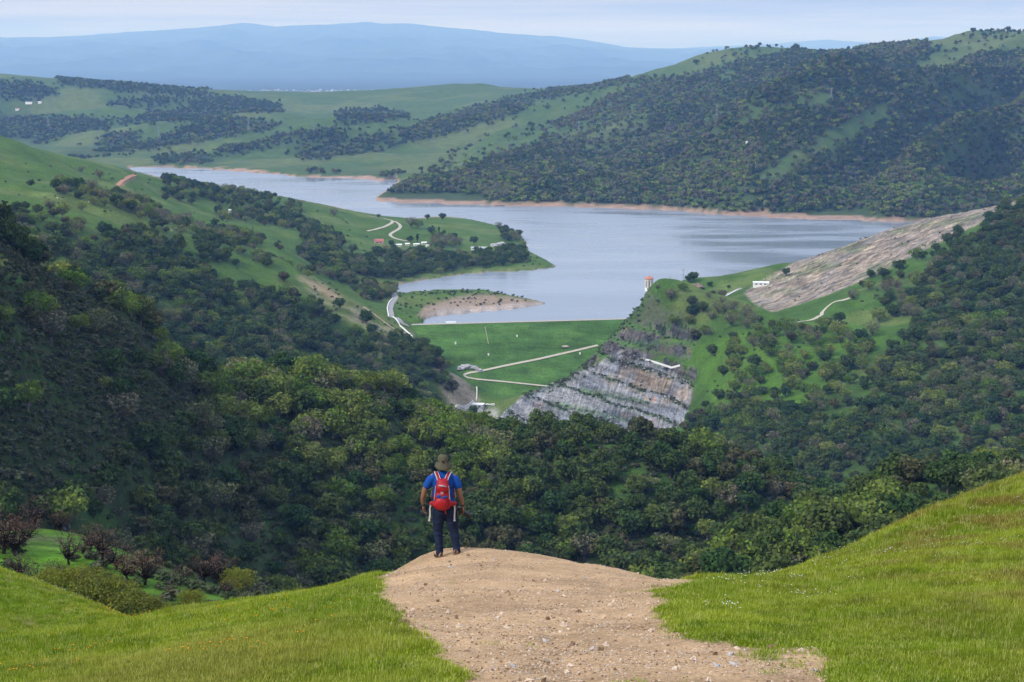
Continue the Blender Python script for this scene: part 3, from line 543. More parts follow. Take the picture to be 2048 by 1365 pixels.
# ------------------------------------------------------------------ far plain and mountains
def mountains():
    sk = [(-200,82),(0,75),(100,75),(180,72),(250,66),(330,61),(380,58),(430,54),(470,49),(495,46),(520,48),(560,54),(600,51),(640,50),(690,48),(740,44),(770,48),(820,47),(880,54),(950,60),(1000,66),(1050,70),(1120,74),(1180,82),(1250,95),(1300,97),(1370,98),(1500,98),(2250,100)]
    sk2 = [(-200,110),(1200,110),(1300,100),(1420,93),(1500,90),(1560,86),(1610,82),(1640,80),(1700,84),(1740,86),(1800,82),(1850,73),(1900,76),(1960,82),(2050,85),(2250,80)]
    def ridge(k, D, base_y0):
        x = np.linspace(-200, 2250, 520); y = np.interp(x, [a[0] for a in k], [a[1] for a in k]) + .9*fbm(x/26, x*0+D, 4, 3)
        t = np.linspace(0, 1, 70); Vv = []
        for tt in t:
            Y = base_y0 + (D-base_y0)*tt; g = slope_of_row(y); ztop = g*D
            zz = -440 + (ztop+440)*(tt**1.35); xx = u_of(x, y)*(D*.5+Y*.5)*1.02
            n = fbm(xx/2600, np.full_like(xx, Y)/2600, 5, 9)
            zz = zz + n*260*np.sin(np.pi*tt)**.8*(1 if tt < 1 else 0)
            Vv.append(np.c_[xx, np.full_like(xx, Y), zz])
        Vv.append(np.c_[Vv[-1][:, 0]*1.06, np.full(len(x), D+5000.), np.full(len(x), -440.)])
        Vv = np.concatenate(Vv); m = len(x); n_ = len(t)+1; ii = np.arange(m*n_).reshape(n_, m)
        return Vv, np.stack([ii[:-1, :-1], ii[:-1, 1:], ii[1:, 1:], ii[1:, :-1]], -1).reshape(-1, 4)
    mm = mat_simple('mountain_forest', (.045, .062, .035), .95, .05, .35, .0016)
    for nm, k, D, b0, lab in (('mountain_range', sk, 60000., 34000., 'long blue mountain range on the horizon'), ('mountain_range', sk2, 72000., 56000., 'fainter blue range peeping over the skyline at the far right')):
        v, f = ridge(k, D, b0); tag(obj(nm, mesh(nm, v, f, [mm], True)), lab, 'mountains', None, 'structure')
    pl = np.array([(-26000, 9800, -440), (26000, 9800, -440), (52000, 82000, -440), (-52000, 82000, -440)], float)
    tag(obj('far_plain', mesh('far_plain', pl, [[0, 1, 2, 3]], [mat_simple('plain_ground', (.045, .06, .04), .95, .05, .5, .002)])), 'hazy valley plain below the mountains', 'plain', None, 'structure')
mountains()
# ------------------------------------------------------------------ reservoir
def water():
    m = bpy.data.materials.new('reservoir_water'); m.use_nodes = True; t = m.node_tree; b = t.nodes['Principled BSDF']
    b.inputs['Base Color'].default_value = (.20, .235, .275, 1); b.inputs['IOR'].default_value = 1.6; b.inputs['Specular IOR Level'].default_value = .5
    geo = N(t, 'ShaderNodeNewGeometry'); 
    mpx = N(t, 'ShaderNodeMapping'); mpx.inputs['Scale'].default_value = (.02, .045, 1); mpx.inputs['Rotation'].default_value = (0, 0, .25); LK(t, geo.outputs['Position'], mpx.inputs['Vector'])
    n = N(t, 'ShaderNodeTexNoise'); n.inputs['Scale'].default_value = 9; n.inputs['Detail'].default_value = 6; LK(t, mpx.outputs[0], n.inputs['Vector'])
    bp = N(t, 'ShaderNodeBump'); bp.inputs['Strength'].default_value = .12; bp.inputs['Distance'].default_value = .5; LK(t, n.outputs['Fac'], bp.inputs['Height']); LK(t, bp.outputs[0], b.inputs['Normal'])
    # cat's paws: breeze-ruffled and calm streaks
    mpy = N(t, 'ShaderNodeMapping'); mpy.inputs['Scale'].default_value = (.0012, .0035, 1); mpy.inputs['Rotation'].default_value = (0, 0, -.2); LK(t, geo.outputs['Position'], mpy.inputs['Vector'])
    n2 = N(t, 'ShaderNodeTexNoise'); n2.inputs['Scale'].default_value = 2.5; n2.inputs['Detail'].default_value = 5; LK(t, mpy.outputs[0], n2.inputs['Vector'])
    r = N(t, 'ShaderNodeMapRange'); r.inputs['From Min'].default_value = .42; r.inputs['From Max'].default_value = .60; r.inputs['To Min'].default_value = .12; r.inputs['To Max'].default_value = .34; LK(t, n2.outputs['Fac'], r.inputs['Value']); LK(t, r.outputs[0], b.inputs['Roughness'])
    v = [(-1085, 2012, WL), (-150, 2012, WL), (-118, 1946, WL), (140, 1992, WL), (700, 2060, WL), (1500, 2600, WL), (1500, 3600, WL), (100, 4200, WL), (-240, 4470, WL), (-300, 4360, WL), (-417, 4430, WL), (-655, 4580, WL), (-880, 4800, WL), (-1085, 4870, WL)]
    tag(obj('reservoir', mesh('reservoir', v, [list(range(14))], [m])), 'calm grey blue reservoir winding between the hills', 'water', None, 'structure')
water()
# ------------------------------------------------------------------ haze
def haze():
    hb = MB(); hb.box((0, 42000, 380), (116000, 86000, 1642)); m = bpy.data.materials.new('haze_air'); m.use_nodes = True; t = m.node_tree; t.nodes.clear()
    o = N(t, 'ShaderNodeOutputMaterial'); v = N(t, 'ShaderNodeVolumePrincipled'); v.inputs['Density Attribute'].default_value = ''; v.inputs['Absorption Color'].default_value = (1, 1, 1, 1); v.inputs['Color'].default_value = (.25, .47, 1.0, 1)
    v.inputs['Density'].default_value = 3.7e-5; v.inputs['Anisotropy'].default_value = 0.0
    LK(t, v.outputs[0], o.inputs['Volume'])
    try: m.cycles.homogeneous_volume = True
    except Exception: pass
    h = hb.build('haze', m); tag(h, 'thin blue haze filling the air over the valley', 'haze', None, 'stuff')
haze()
# ================================================================== VIEWPOINT RIDGE: grass spur with the dirt trail
L = []
def fz(*pts): L.append([Hd(*p) for p in pts])
CREST_R = [(1450,1160,28),(1500,1153,28.5),(1600,1128,30),(1700,1088,31.5),(1800,1044,33),(1900,1004,34.5),(2048,958,36.5),(2200,915,38),(2400,870,40)]
CREST_P = [(800,1117,29),(850,1107,30.5),(895,1105,31),(1000,1102,31),(1100,1114,30.5),(1200,1131,29.5),(1300,1149,28.5),(1390,1164,27.5)]
CREST_L = [(780,1130,29),(740,1147,29.5),(700,1160,30),(620,1178,31),(560,1190,32),(450,1207,34),(380,1224,35.5),(330,1238,36.5),(260,1258,35),(200,1272,33),(100,1290,29),(0,1303,26),(-200,1325,22),(-400,1345,19)]
line((-600,1365,18),(0,1365,16),(500,1365,13),(1024,1365,12),(1650,1365,12.5),(2048,1365,13),(2600,1365,14))
fz((-1000,5.5,-3.4),(1024,5.5,-2.95),(3000,5.5,-3.0))
CREST_L = [(a_, b_+18+float(np.interp(a_, [0, 200, 260, 330, 400, 500, 600, 700], [0, 20, 40, 48, 40, 26, 10, 4])), c_) for a_, b_, c_ in CREST_L]; CREST_P = [(a_, b_+float(np.interp(a_, [800, 850, 900, 1000, 1100, 1200, 1300, 1390], [-6, 3, 20, 17, 14, 10, 5, 12])), c_) for a_, b_, c_ in CREST_P]; CREST_R = [(a_, b_+(18 if i_ else 8), c_) for i_, (a_, b_, c_) in enumerate(CREST_R)]
line(*CREST_L[::-1], *CREST_P, *CREST_R)
line((700,1250,16.8),(1000,1250,16.6),(1300,1250,16.8)); line((800,1180,21.3),(1050,1180,21.3),(1350,1185,21.2)); line((850,1135,26),(1050,1130,26.6),(1250,1155,25.5))
line((1600,1250,17.3),(2048,1250,17),(2400,1240,18)); line((1900,1120,25),(2048,1062,28.5),(2200,1020,30)); line((1700,1172,23.5),(1500,1200,20.3)); line((2048,1150,22),(2300,1110,24))
line((700,1230,19),(500,1272,18.5),(300,1312,18.5),(100,1340,18)); line((680,1190,24),(500,1244,25),(350,1290,26))
for l in (CREST_L, CREST_P, CREST_R):
    o_ = []
    for (x_, y_, Y_) in l:
        z_ = float(slope_of_row(y_))*Y_; o_.append((x_, Y_+2.5, z_-1.5-.28*0)); 
    fz(*o_); fz(*[(a_, b_+5, c_-3.6) for a_, b_, c_ in o_])
line((-500,972,62),(-200,1074,60),(-100,1107,60),(0,1142,58),(100,1177,56),(200,1215,54),(280,1256,53),(330,1280,52),(420,1310,50))
line((-200,1200,50),(0,1240,50),(150,1276,49)); fz((0,38,-15.6),(300,44,-17.8),(-300,32,-13))
fz((-500,78,-33),(0,75,-34),(400,72,-34)); fz((500,50,-22),(1000,50,-22),(1700,50,-21),(2400,52,-20)); fz((-500,106,-50),(300,106,-52),(1000,106,-52),(1700,106,-52),(2400,106,-48)); fz((700,75,-34),(1500,75,-34),(2400,75,-32))
FF = Field(L, .03, .02, .002, -.62, .62, 150, math.log(5), math.log(112), 220)
FU = np.linspace(-.5, .5, 430); FS = srows((6.5, 10, .012), (10, 40, .0045), (40, 106, .009))
TRAIL = [(770,1170),(780,1125),(800,1085),(900,1062),(1000,1060),(1120,1075),(1280,1112),(1400,1150),(1375,1174),(1320,1188),(1292,1206),(1312,1240),(1370,1280),(1480,1308),(1600,1322),(1668,1336),(1640,1460),(945,1460),(925,1365),(900,1330),(868,1288),(815,1250),(770,1218),(756,1192)]
M_TRAIL = poly_mask(TRAIL, 130)
def fg_z(u, s):
    Y = np.exp(s); X = u*Y; z = FF.at(u, s)*Y; px, py = proj(X, Y, z)
    t = samp(M_TRAIL, px, py)
    z = z + (1-t)*(.05*fbm(X/2.6, Y/2.6, 3, 91) + .05*ss(0, .2, 1-t)) + t*(.028*fbm(X/1.3, Y/1.3, 4, 93) + .010*fbm(X/.16, Y/.16, 2, 95))
    # shallow wheel rut and wash line along the trail
    z = z - t*.03*np.exp(-((X - .9 - .06*(Y-20) + .25*np.sin(Y*.5))/.16)**2)*(Y < 30)
    return z
FUU, FSS = np.meshgrid(FU, FS); FZ = fg_z(FUU, FSS); FYY = np.exp(FSS); FXX = FUU*FYY
def fground(x, y):
    x = np.asarray(x, float); y = np.asarray(y, float); s = np.log(y); u = x/y
    fu = np.clip((u-FU[0])/(FU[1]-FU[0]), 0, len(FU)-1.001); i = fu.astype(int); a = fu-i
    j = np.clip(np.searchsorted(FS, s)-1, 0, len(FS)-2); b = np.clip((s-FS[j])/(FS[j+1]-FS[j]), 0, 1)
    return (FZ[j, i]*(1-a)+FZ[j, i+1]*a)*(1-b) + (FZ[j+1, i]*(1-a)+FZ[j+1, i+1]*a)*b
def trail_amount(x, y, z):
    px, py = proj(x, y, z); return samp(M_TRAIL, px, py)*(np.asarray(y) < 34) + .30*fbm(np.asarray(x)/2.2, np.asarray(y)/2.2, 2, 96) + .30*fbm(np.asarray(x)/.6, np.asarray(y)/.6, 3, 97)
FPX_, FPY_ = proj(FXX, FYY, FZ)
TA = trail_amount(FXX, FYY, FZ); TM = ss(.36, .58, TA)
FC = np.empty(FZ.shape+(3,)); FC[:] = (.13, .20, .016)
gm = ss(-.3, .5, fbm(FXX/3.5, FYY/3.5, 3, 99)); FC = FC*(1-gm[..., None]*.6) + np.array((.16, .20, .02))*gm[..., None]*.6
edge = ss(.12, .36, TA)*(1-TM); FC = FC*(1-edge[..., None]*.6) + np.array((.20, .15, .07))*edge[..., None]*.6
dirt = np.array((.56, .37, .205)); dm = ss(-.3, .6, fbm(FXX/1.8, FYY/1.8, 4, 101))
dcol = dirt*(1-.22*dm[..., None]) 
FC = FC*(1-TM[..., None]) + dcol*TM[..., None]
def mat_fore(trail):
    m = bpy.data.materials.new('trail_dirt' if trail else 'meadow_ground'); m.use_nodes = True; t = m.node_tree; b = t.nodes['Principled BSDF']
    b.inputs['Roughness'].default_value = .95; b.inputs['Specular IOR Level'].default_value = .06
    a = N(t, 'ShaderNodeAttribute', attribute_name='col'); g = N(t, 'ShaderNodeNewGeometry')
    def nzz(s, d, r=.6):
        n = N(t, 'ShaderNodeTexNoise'); n.inputs['Scale'].default_value = s; n.inputs['Detail'].default_value = d; n.inputs['Roughness'].default_value = r; LK(t, g.outputs['Position'], n.inputs['Vector']); return n.outputs['Fac']
    def rg(sk, lo, hi, f0=.3, f1=.7):
        r = N(t, 'ShaderNodeMapRange'); r.inputs['From Min'].default_value = f0; r.inputs['From Max'].default_value = f1; r.inputs['To Min'].default_value = lo; r.inputs['To Max'].default_value = hi; LK(t, sk, r.inputs['Value']); return r.outputs[0]
    n1 = nzz(28, 5, .75); n2 = nzz(3.0, 4); n3 = nzz(.5, 3); vo = N(t, 'ShaderNodeTexVoronoi'); vo.inputs['Scale'].default_value = 22; LK(t, g.outputs['Position'], vo.inputs['Vector'])
    x1 = N(t, 'ShaderNodeMath', operation='MULTIPLY'); LK(t, rg(n1, .62, 1.34), x1.inputs[0]); LK(t, rg(n2, .84, 1.14), x1.inputs[1])
    x2 = N(t, 'ShaderNodeMath', operation='MULTIPLY'); LK(t, x1.outputs[0], x2.inputs[0]); LK(t, rg(vo.outputs['Distance'], 1.12, .80, .0, .6), x2.inputs[1])
    x3 = N(t, 'ShaderNodeMath', operation='MULTIPLY'); LK(t, x2.outputs[0], x3.inputs[0]); LK(t, rg(n3, .88, 1.1), x3.inputs[1])
    v = N(t, 'ShaderNodeVectorMath', operation='SCALE'); LK(t, a.outputs['Color'], v.inputs[0]); LK(t, x3.outputs[0], v.inputs['Scale']); LK(t, v.outputs[0], b.inputs['Base Color'])
    bp = N(t, 'ShaderNodeBump'); bp.inputs['Strength'].default_value = .8; bp.inputs['Distance'].default_value = .03; LK(t, n1, bp.inputs['Height']); LK(t, bp.outputs[0], b.inputs['Normal'])
    return m
idx = np.arange(FZ.size).reshape(FZ.shape); fq4 = np.stack([idx[:-1, :-1], idx[:-1, 1:], idx[1:, 1:], idx[1:, :-1]], -1).reshape(-1, 4); tf = fmean(TM) > .5
FV = np.stack([FXX, FYY, FZ], -1).reshape(-1, 3); FCv = FC.reshape(-1, 3)
for nm, sel, lab, ct in (('ground', ~tf, 'bright green grass spur at the viewpoint', 'ground'), ('dirt_trail', tf, 'pale tan dirt trail ending at the brow of the spur', 'path')):
    used, inv = np.unique(fq4[sel], return_inverse=True)
    tag(obj(nm, mesh(nm, FV[used], inv.reshape(-1, 4), [mat_fore(nm == 'dirt_trail')], True, None, FCv[used])), lab, ct, None, 'structure')
# ------------------------------------------------------------------ scattering of uncountable stuff
def src_collection(name, meshes):
    c = bpy.data.collections.new(name)
    for i, me in enumerate(meshes):
        o = bpy.data.objects.new('%s_%02d' % (name, i), me); c.objects.link(o)
    return c
def scatter(name, label, cat, pts, scl, rot, idx, coll, kind='stuff'):
    """one object whose points carry instances of the meshes in coll"""
    me = bpy.data.meshes.new(name); pts = np.asarray(pts, np.float32); n = len(pts)
    me.vertices.add(n); me.vertices.foreach_set('co', pts.ravel())
    a = me.attributes.new('scl', 'FLOAT_VECTOR', 'POINT'); s = np.asarray(scl, np.float32); s = np.repeat(s[:, None], 3, 1) if s.ndim == 1 else s; a.data.foreach_set('vector', np.ascontiguousarray(s).ravel())
    a = me.attributes.new('rot', 'FLOAT_VECTOR', 'POINT'); r = np.asarray(rot, np.float32)
    if r.ndim == 1: r = np.c_[np.zeros(n), np.zeros(n), r].astype(np.float32)
    a.data.foreach_set('vector', np.ascontiguousarray(r).ravel())
    a = me.attributes.new('idx', 'INT', 'POINT'); a.data.foreach_set('value', np.asarray(idx, np.int32))
    o = obj(name, me); g = bpy.data.node_groups.new(name + '_scatter', 'GeometryNodeTree')
    g.interface.new_socket(name='Geometry', in_out='INPUT', socket_type='NodeSocketGeometry'); g.interface.new_socket(name='Geometry', in_out='OUTPUT', socket_type='NodeSocketGeometry')
    gi = N(g, 'NodeGroupInput'); go = N(g, 'NodeGroupOutput'); ip = N(g, 'GeometryNodeInstanceOnPoints'); ci = N(g, 'GeometryNodeCollectionInfo')
    ci.inputs['Collection'].default_value = coll; ci.inputs['Separate Children'].default_value = True; ci.inputs['Reset Children'].default_value = True
    def na(nm, ty):
        q = N(g, 'GeometryNodeInputNamedAttribute', data_type=ty); q.inputs['Name'].default_value = nm; return q.outputs['Attribute']
    LK(g, gi.outputs[0], ip.inputs['Points']); LK(g, ci.outputs[0], ip.inputs['Instance']); ip.inputs['Pick Instance'].default_value = True
    LK(g, na('idx', 'INT'), ip.inputs['Instance Index']); LK(g, na('rot', 'FLOAT_VECTOR'), ip.inputs['Rotation']); LK(g, na('scl', 'FLOAT_VECTOR'), ip.inputs['Scale'])
    LK(g, ip.outputs[0], go.inputs[0])
    o.modifiers.new('scatter', 'NODES').node_group = g
    tag(o, label, cat, None, kind); return o
def visible_fg(x, y, z, margin):
    """keep what is not tucked far behind the brow"""
    S = FZ/FYY; cm = np.maximum.accumulate(S, 0); u = x/y; i = np.clip(((u-FU[0])/(FU[1]-FU[0])).astype(int), 0, len(FU)-1); j = np.clip(np.searchsorted(FS, np.log(y))-1, 0, len(FS)-1)
    return (z + margin)/y > cm[j, i]
def mat_blades():
    m = bpy.data.materials.new('grass_blades'); m.use_nodes = True; t = m.node_tree; t.nodes.clear()
    o = N(t, 'ShaderNodeOutputMaterial'); d = N(t, 'ShaderNodeBsdfDiffuse'); tr = N(t, 'ShaderNodeBsdfTranslucent'); ms = N(t, 'ShaderNodeMixShader'); ms.inputs[0].default_value = .35
    g = N(t, 'ShaderNodeNewGeometry'); oi = N(t, 'ShaderNodeObjectInfo')
    def nzz(s, d_):
        n = N(t, 'ShaderNodeTexNoise'); n.inputs['Scale'].default_value = s; n.inputs['Detail'].default_value = d_; LK(t, g.outputs['Position'], n.inputs['Vector']); return n.outputs['Fac']
    def rg(sk, f0, f1):
        r = N(t, 'ShaderNodeMapRange'); r.inputs['From Min'].default_value = f0; r.inputs['From Max'].default_value = f1; LK(t, sk, r.inputs['Value']); return r.outputs[0]
    def mixc(f, a, b_):
        x = N(t, 'ShaderNodeMix', data_type='RGBA'); LK(t, f, x.inputs['Factor'])
        for k, q in (('A', a), ('B', b_)):
            if isinstance(q, tuple): x.inputs[k].default_value = (*q, 1)
            else: LK(t, q, x.inputs[k])
        return x.outputs['Result']
    c = mixc(rg(nzz(.35, 3), .36, .62), (.180, .275, .013), (.320, .385, .030))
    c = mixc(rg(nzz(1.6, 3), .50, .68), c, (.125, .215, .012))
    # redder seeding grass up the right-hand slope
    sp = N(t, 'ShaderNodeSeparateXYZ'); LK(t, g.outputs['Position'], sp.inputs[0])
    k = N(t, 'ShaderNodeMath', operation='MULTIPLY'); LK(t, rg(sp.outputs['X'], 2.0, 8.0), k.inputs[0]); LK(t, rg(nzz(.8, 4), .43, .62), k.inputs[1])
    k2 = N(t, 'ShaderNodeMath', operation='MULTIPLY'); LK(t, k.outputs[0], k2.inputs[0]); k2.inputs[1].default_value = .85
    c = mixc(k2.outputs[0], c, (.25, .17, .045))
    k3 = N(t, 'ShaderNodeMath', operation='MULTIPLY'); LK(t, rg(oi.outputs['Random'], .62, 1.0), k3.inputs[0]); k3.inputs[1].default_value = .8
    c = mixc(k3.outputs[0], c, (.40, .38, .13))
    k4 = N(t, 'ShaderNodeMath', operation='MULTIPLY'); LK(t, rg(nzz(.22, 4), .52, .66), k4.inputs[0]); k4.inputs[1].default_value = .55; c = mixc(k4.outputs[0], c, (.34, .30, .07))
    rv = N(t, 'ShaderNodeMath', operation='MULTIPLY_ADD'); LK(t, oi.outputs['Random'], rv.inputs[0]); rv.inputs[1].default_value = .75; rv.inputs[2].default_value = .62
    vs = N(t, 'ShaderNodeVectorMath', operation='SCALE'); LK(t, c, vs.inputs[0]); LK(t, rv.outputs[0], vs.inputs['Scale']); c = vs.outputs[0]
    LK(t, c, d.inputs['Color']); LK(t, c, tr.inputs['Color']); LK(t, d.outputs[0], ms.inputs[1]); LK(t, tr.outputs[0], ms.inputs[2]); LK(t, ms.outputs[0], o.inputs['Surface']); return m
def tuft(nb, rad, hh, wd, seed, mt, lean=.5):
    r = np.random.default_rng(seed); V = []; F = []
    for i in range(nb):
        a = r.uniform(0, 6.283); q = rad*math.sqrt(r.uniform()); x, y = q*math.cos(a), q*math.sin(a); h = hh*r.uniform(.5, 1.15); b = r.uniform(0, 6.283); l = h*r.uniform(.05, lean)
        dx, dy = math.cos(b)*l, math.sin(b)*l; wx, wy = -math.sin(b)*wd*r.uniform(.6, 1.2), math.cos(b)*wd*r.uniform(.6, 1.2); k = len(V)
        V += [(x-wx, y-wy, -.03), (x+wx, y+wy, -.03), (x+dx*.4+wx*.8, y+dy*.4+wy*.8, h*.6), (x+dx*.4-wx*.8, y+dy*.4-wy*.8, h*.6), (x+dx, y+dy, h)]
        F += [[k, k+1, k+2, k+3], [k+3, k+2, k+4]]
    return mesh('tuft', V, F, [mt], True)
MB_ = mat_blades()
def fore_grass():
    n = 260000; u = RNG.uniform(-.36, .36, n); y = np.exp(RNG.uniform(math.log(10.5), math.log(66), n)); x = u*y; z = fground(x, y)
    ta = trail_amount(x, y, z) + RNG.uniform(-.06, .06, n)
    k = (ta < .62)&(RNG.uniform(size=n) < (1-.94*ss(.10, .48, ta))) & visible_fg(x, y, z, .35)
    x, y, z, ta = x[k], y[k], z[k], ta[k]; n = len(x); px_ = proj(x, y, z)[0]
    near_brow = (y > 26)*(px_ > 760)*(px_ < 1440)
    hf = (1-.6*near_brow)*(.62 + .38*ss(-.4, .5, fbm(x/2.2, y/2.2, 3, 111)))*(1-.62*ss(.0, .40, ta))*(.8+.25*ss(18, 45, y))*(1+.25*ss(2, 8, x))
    sc = np.c_[np.ones(n)*(.8+.35*ss(16, 50, y)), np.ones(n)*(.8+.35*ss(16, 50, y)), hf*RNG.uniform(.7, 1.3, n)]
    cl = src_collection('grass_tuft', [tuft(20, .12, .088, .0040, s, MB_) for s in range(5)] + [tuft(8, .10, .17, .0028, 9, MB_, .3)])
    idx = np.where(RNG.uniform(size=n) < .07, 5, RNG.integers(0, 5, n))
    scatter('meadow_grass', 'bright yellow green meadow grass on the spur', 'grass', np.c_[x, y, z], sc, RNG.uniform(0, 6.28, n), idx, cl)
    # flowers
    def flower(col, nm, s):
        m = mat_simple(nm, col, .7, .1); b = MB(); b.tube([(0, 0, 0), (0, 0, .13)], .002, 4)
        pts = [(.013*math.cos(a)*s, .013*math.sin(a)*s, .140) for a in np.linspace(0, 6.283, 7)[:-1]]; k = len(b.v); b.v += pts + [(0, 0, .128)]; b.f += [[k+i, k+(i+1) % 6, k+6] for i in range(6)]
        return mesh(nm, b.v, b.f, [mat_simple('flower_stem', (.12, .20, .03)), m], False, [0]*(len(b.f)-6)+[1]*6)
    def bloom(name, lab, col, poly, cnt, s=1.0, y0=10, y1=66, cl_=.25):
        mk = poly_mask(poly, 2); n = 90000; u = RNG.uniform(-.36, .36, n); y = np.exp(RNG.uniform(math.log(11), math.log(62), n)); x = u*y; z = fground(x, y); px, py = proj(x, y, z)
        w_ = samp(mk, px, py)*ss(cl_-.25, cl_+.3, fbm(x/1.1, y/1.1, 3, 121))*(trail_amount(x, y, z) < .3)*(y > y0)*(y < y1)
        k = np.where((RNG.uniform(size=n) < w_) & visible_fg(x, y, z, .2))[0][:cnt]
        if len(k): scatter(name, lab, 'flowers', np.c_[x, y, z+.01][k], RNG.uniform(.55, .95, len(k)), RNG.uniform(0, 6.28, len(k)), np.zeros(len(k)), src_collection(name+'_head', [flower(col, name, s)]))
    bloom('orange_poppies', 'drift of orange poppies along the brow of the left grass hump', (.75, .30, .01), [(150,1195),(330,1238),(250,1262),(120,1240)], 700, 1.3, 42, 66, -.1)
    bloom('scattered_poppies', 'orange poppies dotted thinly over the left grass slope', (.72, .30, .01), [(0,1150),(330,1240),(700,1180),(760,1260),(300,1365),(0,1365)], 130, 1.0, 10, 66, .35)
    bloom('white_flowers', 'small white wildflowers sprinkled over the right grass slope', (.80, .80, .76), [(1400,1170),(1700,1090),(2048,965),(2048,1120),(1800,1150),(1600,1230),(1400,1240)], 260, .75, 10, 66, .25)
    bloom('white_flowers', 'band of tiny white wildflowers along the brow of the left hump', (.78, .80, .74), [(60,1150),(130,1178),(240,1212),(220,1222),(70,1170)], 160, .9, 42, 66, -.2)
fore_grass()
def stones():
    def rock(seed):
        r = np.random.default_rng(seed); b = MB(); b.ell((0, 0, 0), (1, 1, 1), 7, 5); v = np.array(b.v); v *= (1+.35*r.normal(size=(len(v), 1)))*np.array((1, r.uniform(.6, .9), r.uniform(.45, .7))); b.v = [tuple(q) for q in v]; return b
    ml = [mat_simple('pale_pebble', (.56, .44, .33), .9, .1, .3, 30), mat_simple('tan_pebble', (.45, .31, .20), .9, .1, .3, 30), mat_simple('dark_clod', (.20, .13, .08), .95, .05, .3, 30), mat_simple('grey_pebble', (.40, .37, .34), .9, .1, .3, 30)]
    ms_ = [rock(i).mesh('pebble', [ml[i % 4]], False) for i in range(8)]
    n = 60000; u = RNG.uniform(-.2, .28, n); y = np.exp(RNG.uniform(math.log(10.5), math.log(33), n)); x = u*y; z = fground(x, y); ta = trail_amount(x, y, z)
    cl_ = ss(-.5, .6, fbm(x/1.2, y/1.2, 3, 131)); k = (ta > .38) & visible_fg(x, y, z, .1) & (RNG.uniform(size=n) < .28+.72*cl_)
    x, y, z = x[k], y[k], z[k]; n = len(x); s = .0045 + .010*RNG.uniform(size=n)**3 + .026*(RNG.uniform(size=n) > .991); ix = RNG.choice(8, n, p=[.18, .17, .11, .06, .16, .15, .11, .06])
    scatter('trail_pebbles', 'loose pebbles and clods scattered over the dirt trail', 'pebbles', np.c_[x, y, z+s*.2], s, RNG.uniform(0, 6.28, (n, 3))*np.array((.08, .08, 1)), ix, src_collection('pebble', ms_))
stones()
# ================================================================== DAM, ROADS, BUILDINGS
CONC = mat_simple('pale_concrete', (.62, .60, .55), .9, .15, .12, .8); WHITE = mat_simple('white_paint', (.78, .78, .76), .6, .3, .05, 2.0)
ASPH = mat_simple('worn_asphalt', (.27, .26, .26), .95, .1, .15, .5); GRAVEL = mat_simple('gravel_road', (.40, .36, .29), .95, .05, .2, .4); DARK = mat_simple('dark_glass', (.03, .035, .04), .25, .5)
RED = mat_simple('faded_red_roof', (.36, .13, .11), .8, .2, .3, .5); TILE = mat_simple('terracotta_tile', (.42, .17, .11), .8, .2, .25, 1.0); STEEL = mat_simple('galvanised_steel', (.34, .36, .38), .5, .4, 0, 1, 0, .6)
WOOD = mat_simple('weathered_wood', (.16, .13, .10), .9, .1, .2, 3.0); GREYR = mat_simple('grey_roof', (.36, .38, .40), .7, .3, .1, 1.0); TYRE = mat_simple('tyre_rubber', (.02, .02, .02), .8, .2); ROCK = mat_simple('grey_rock', (.24, .23, .23), .95, .1, .5, .5, .8)
def world(p): Y = math.exp(p[1]); return np.array((p[0]*Y, Y, p[2]*Y))
DA, DB = world(PZ(815, 652, -306.0)), world(PZ(1255, 640, -306.0))
AX = (DB-DA); AX[2] = 0; DL = np.linalg.norm(AX); AX /= DL; DN = np.array((AX[1], -AX[0], 0))          # along the crest, downstream (towards the camera)
if DN[1] > 0: DN = -DN
SLOPE = 1/2.2
def dam_pt(a, d):
    """a metres along the crest, d metres downstream of its downstream edge"""
    z = -306.0 - max(d, 0)*SLOPE - (max(-d-11, 0)*.42); return DA + AX*a + DN*d + np.array((0, 0, z+306.0))
def dam_at(px, py):
    b = (CY-py)/FPX; dr = np.array(((px-CX)/FPX, CT+b*ST, -ST+b*CT)); n = np.cross(AX, DN - np.array((0, 0, SLOPE))); n /= np.linalg.norm(n); t = np.dot(DA, n)/np.dot(dr, n); return dr*t
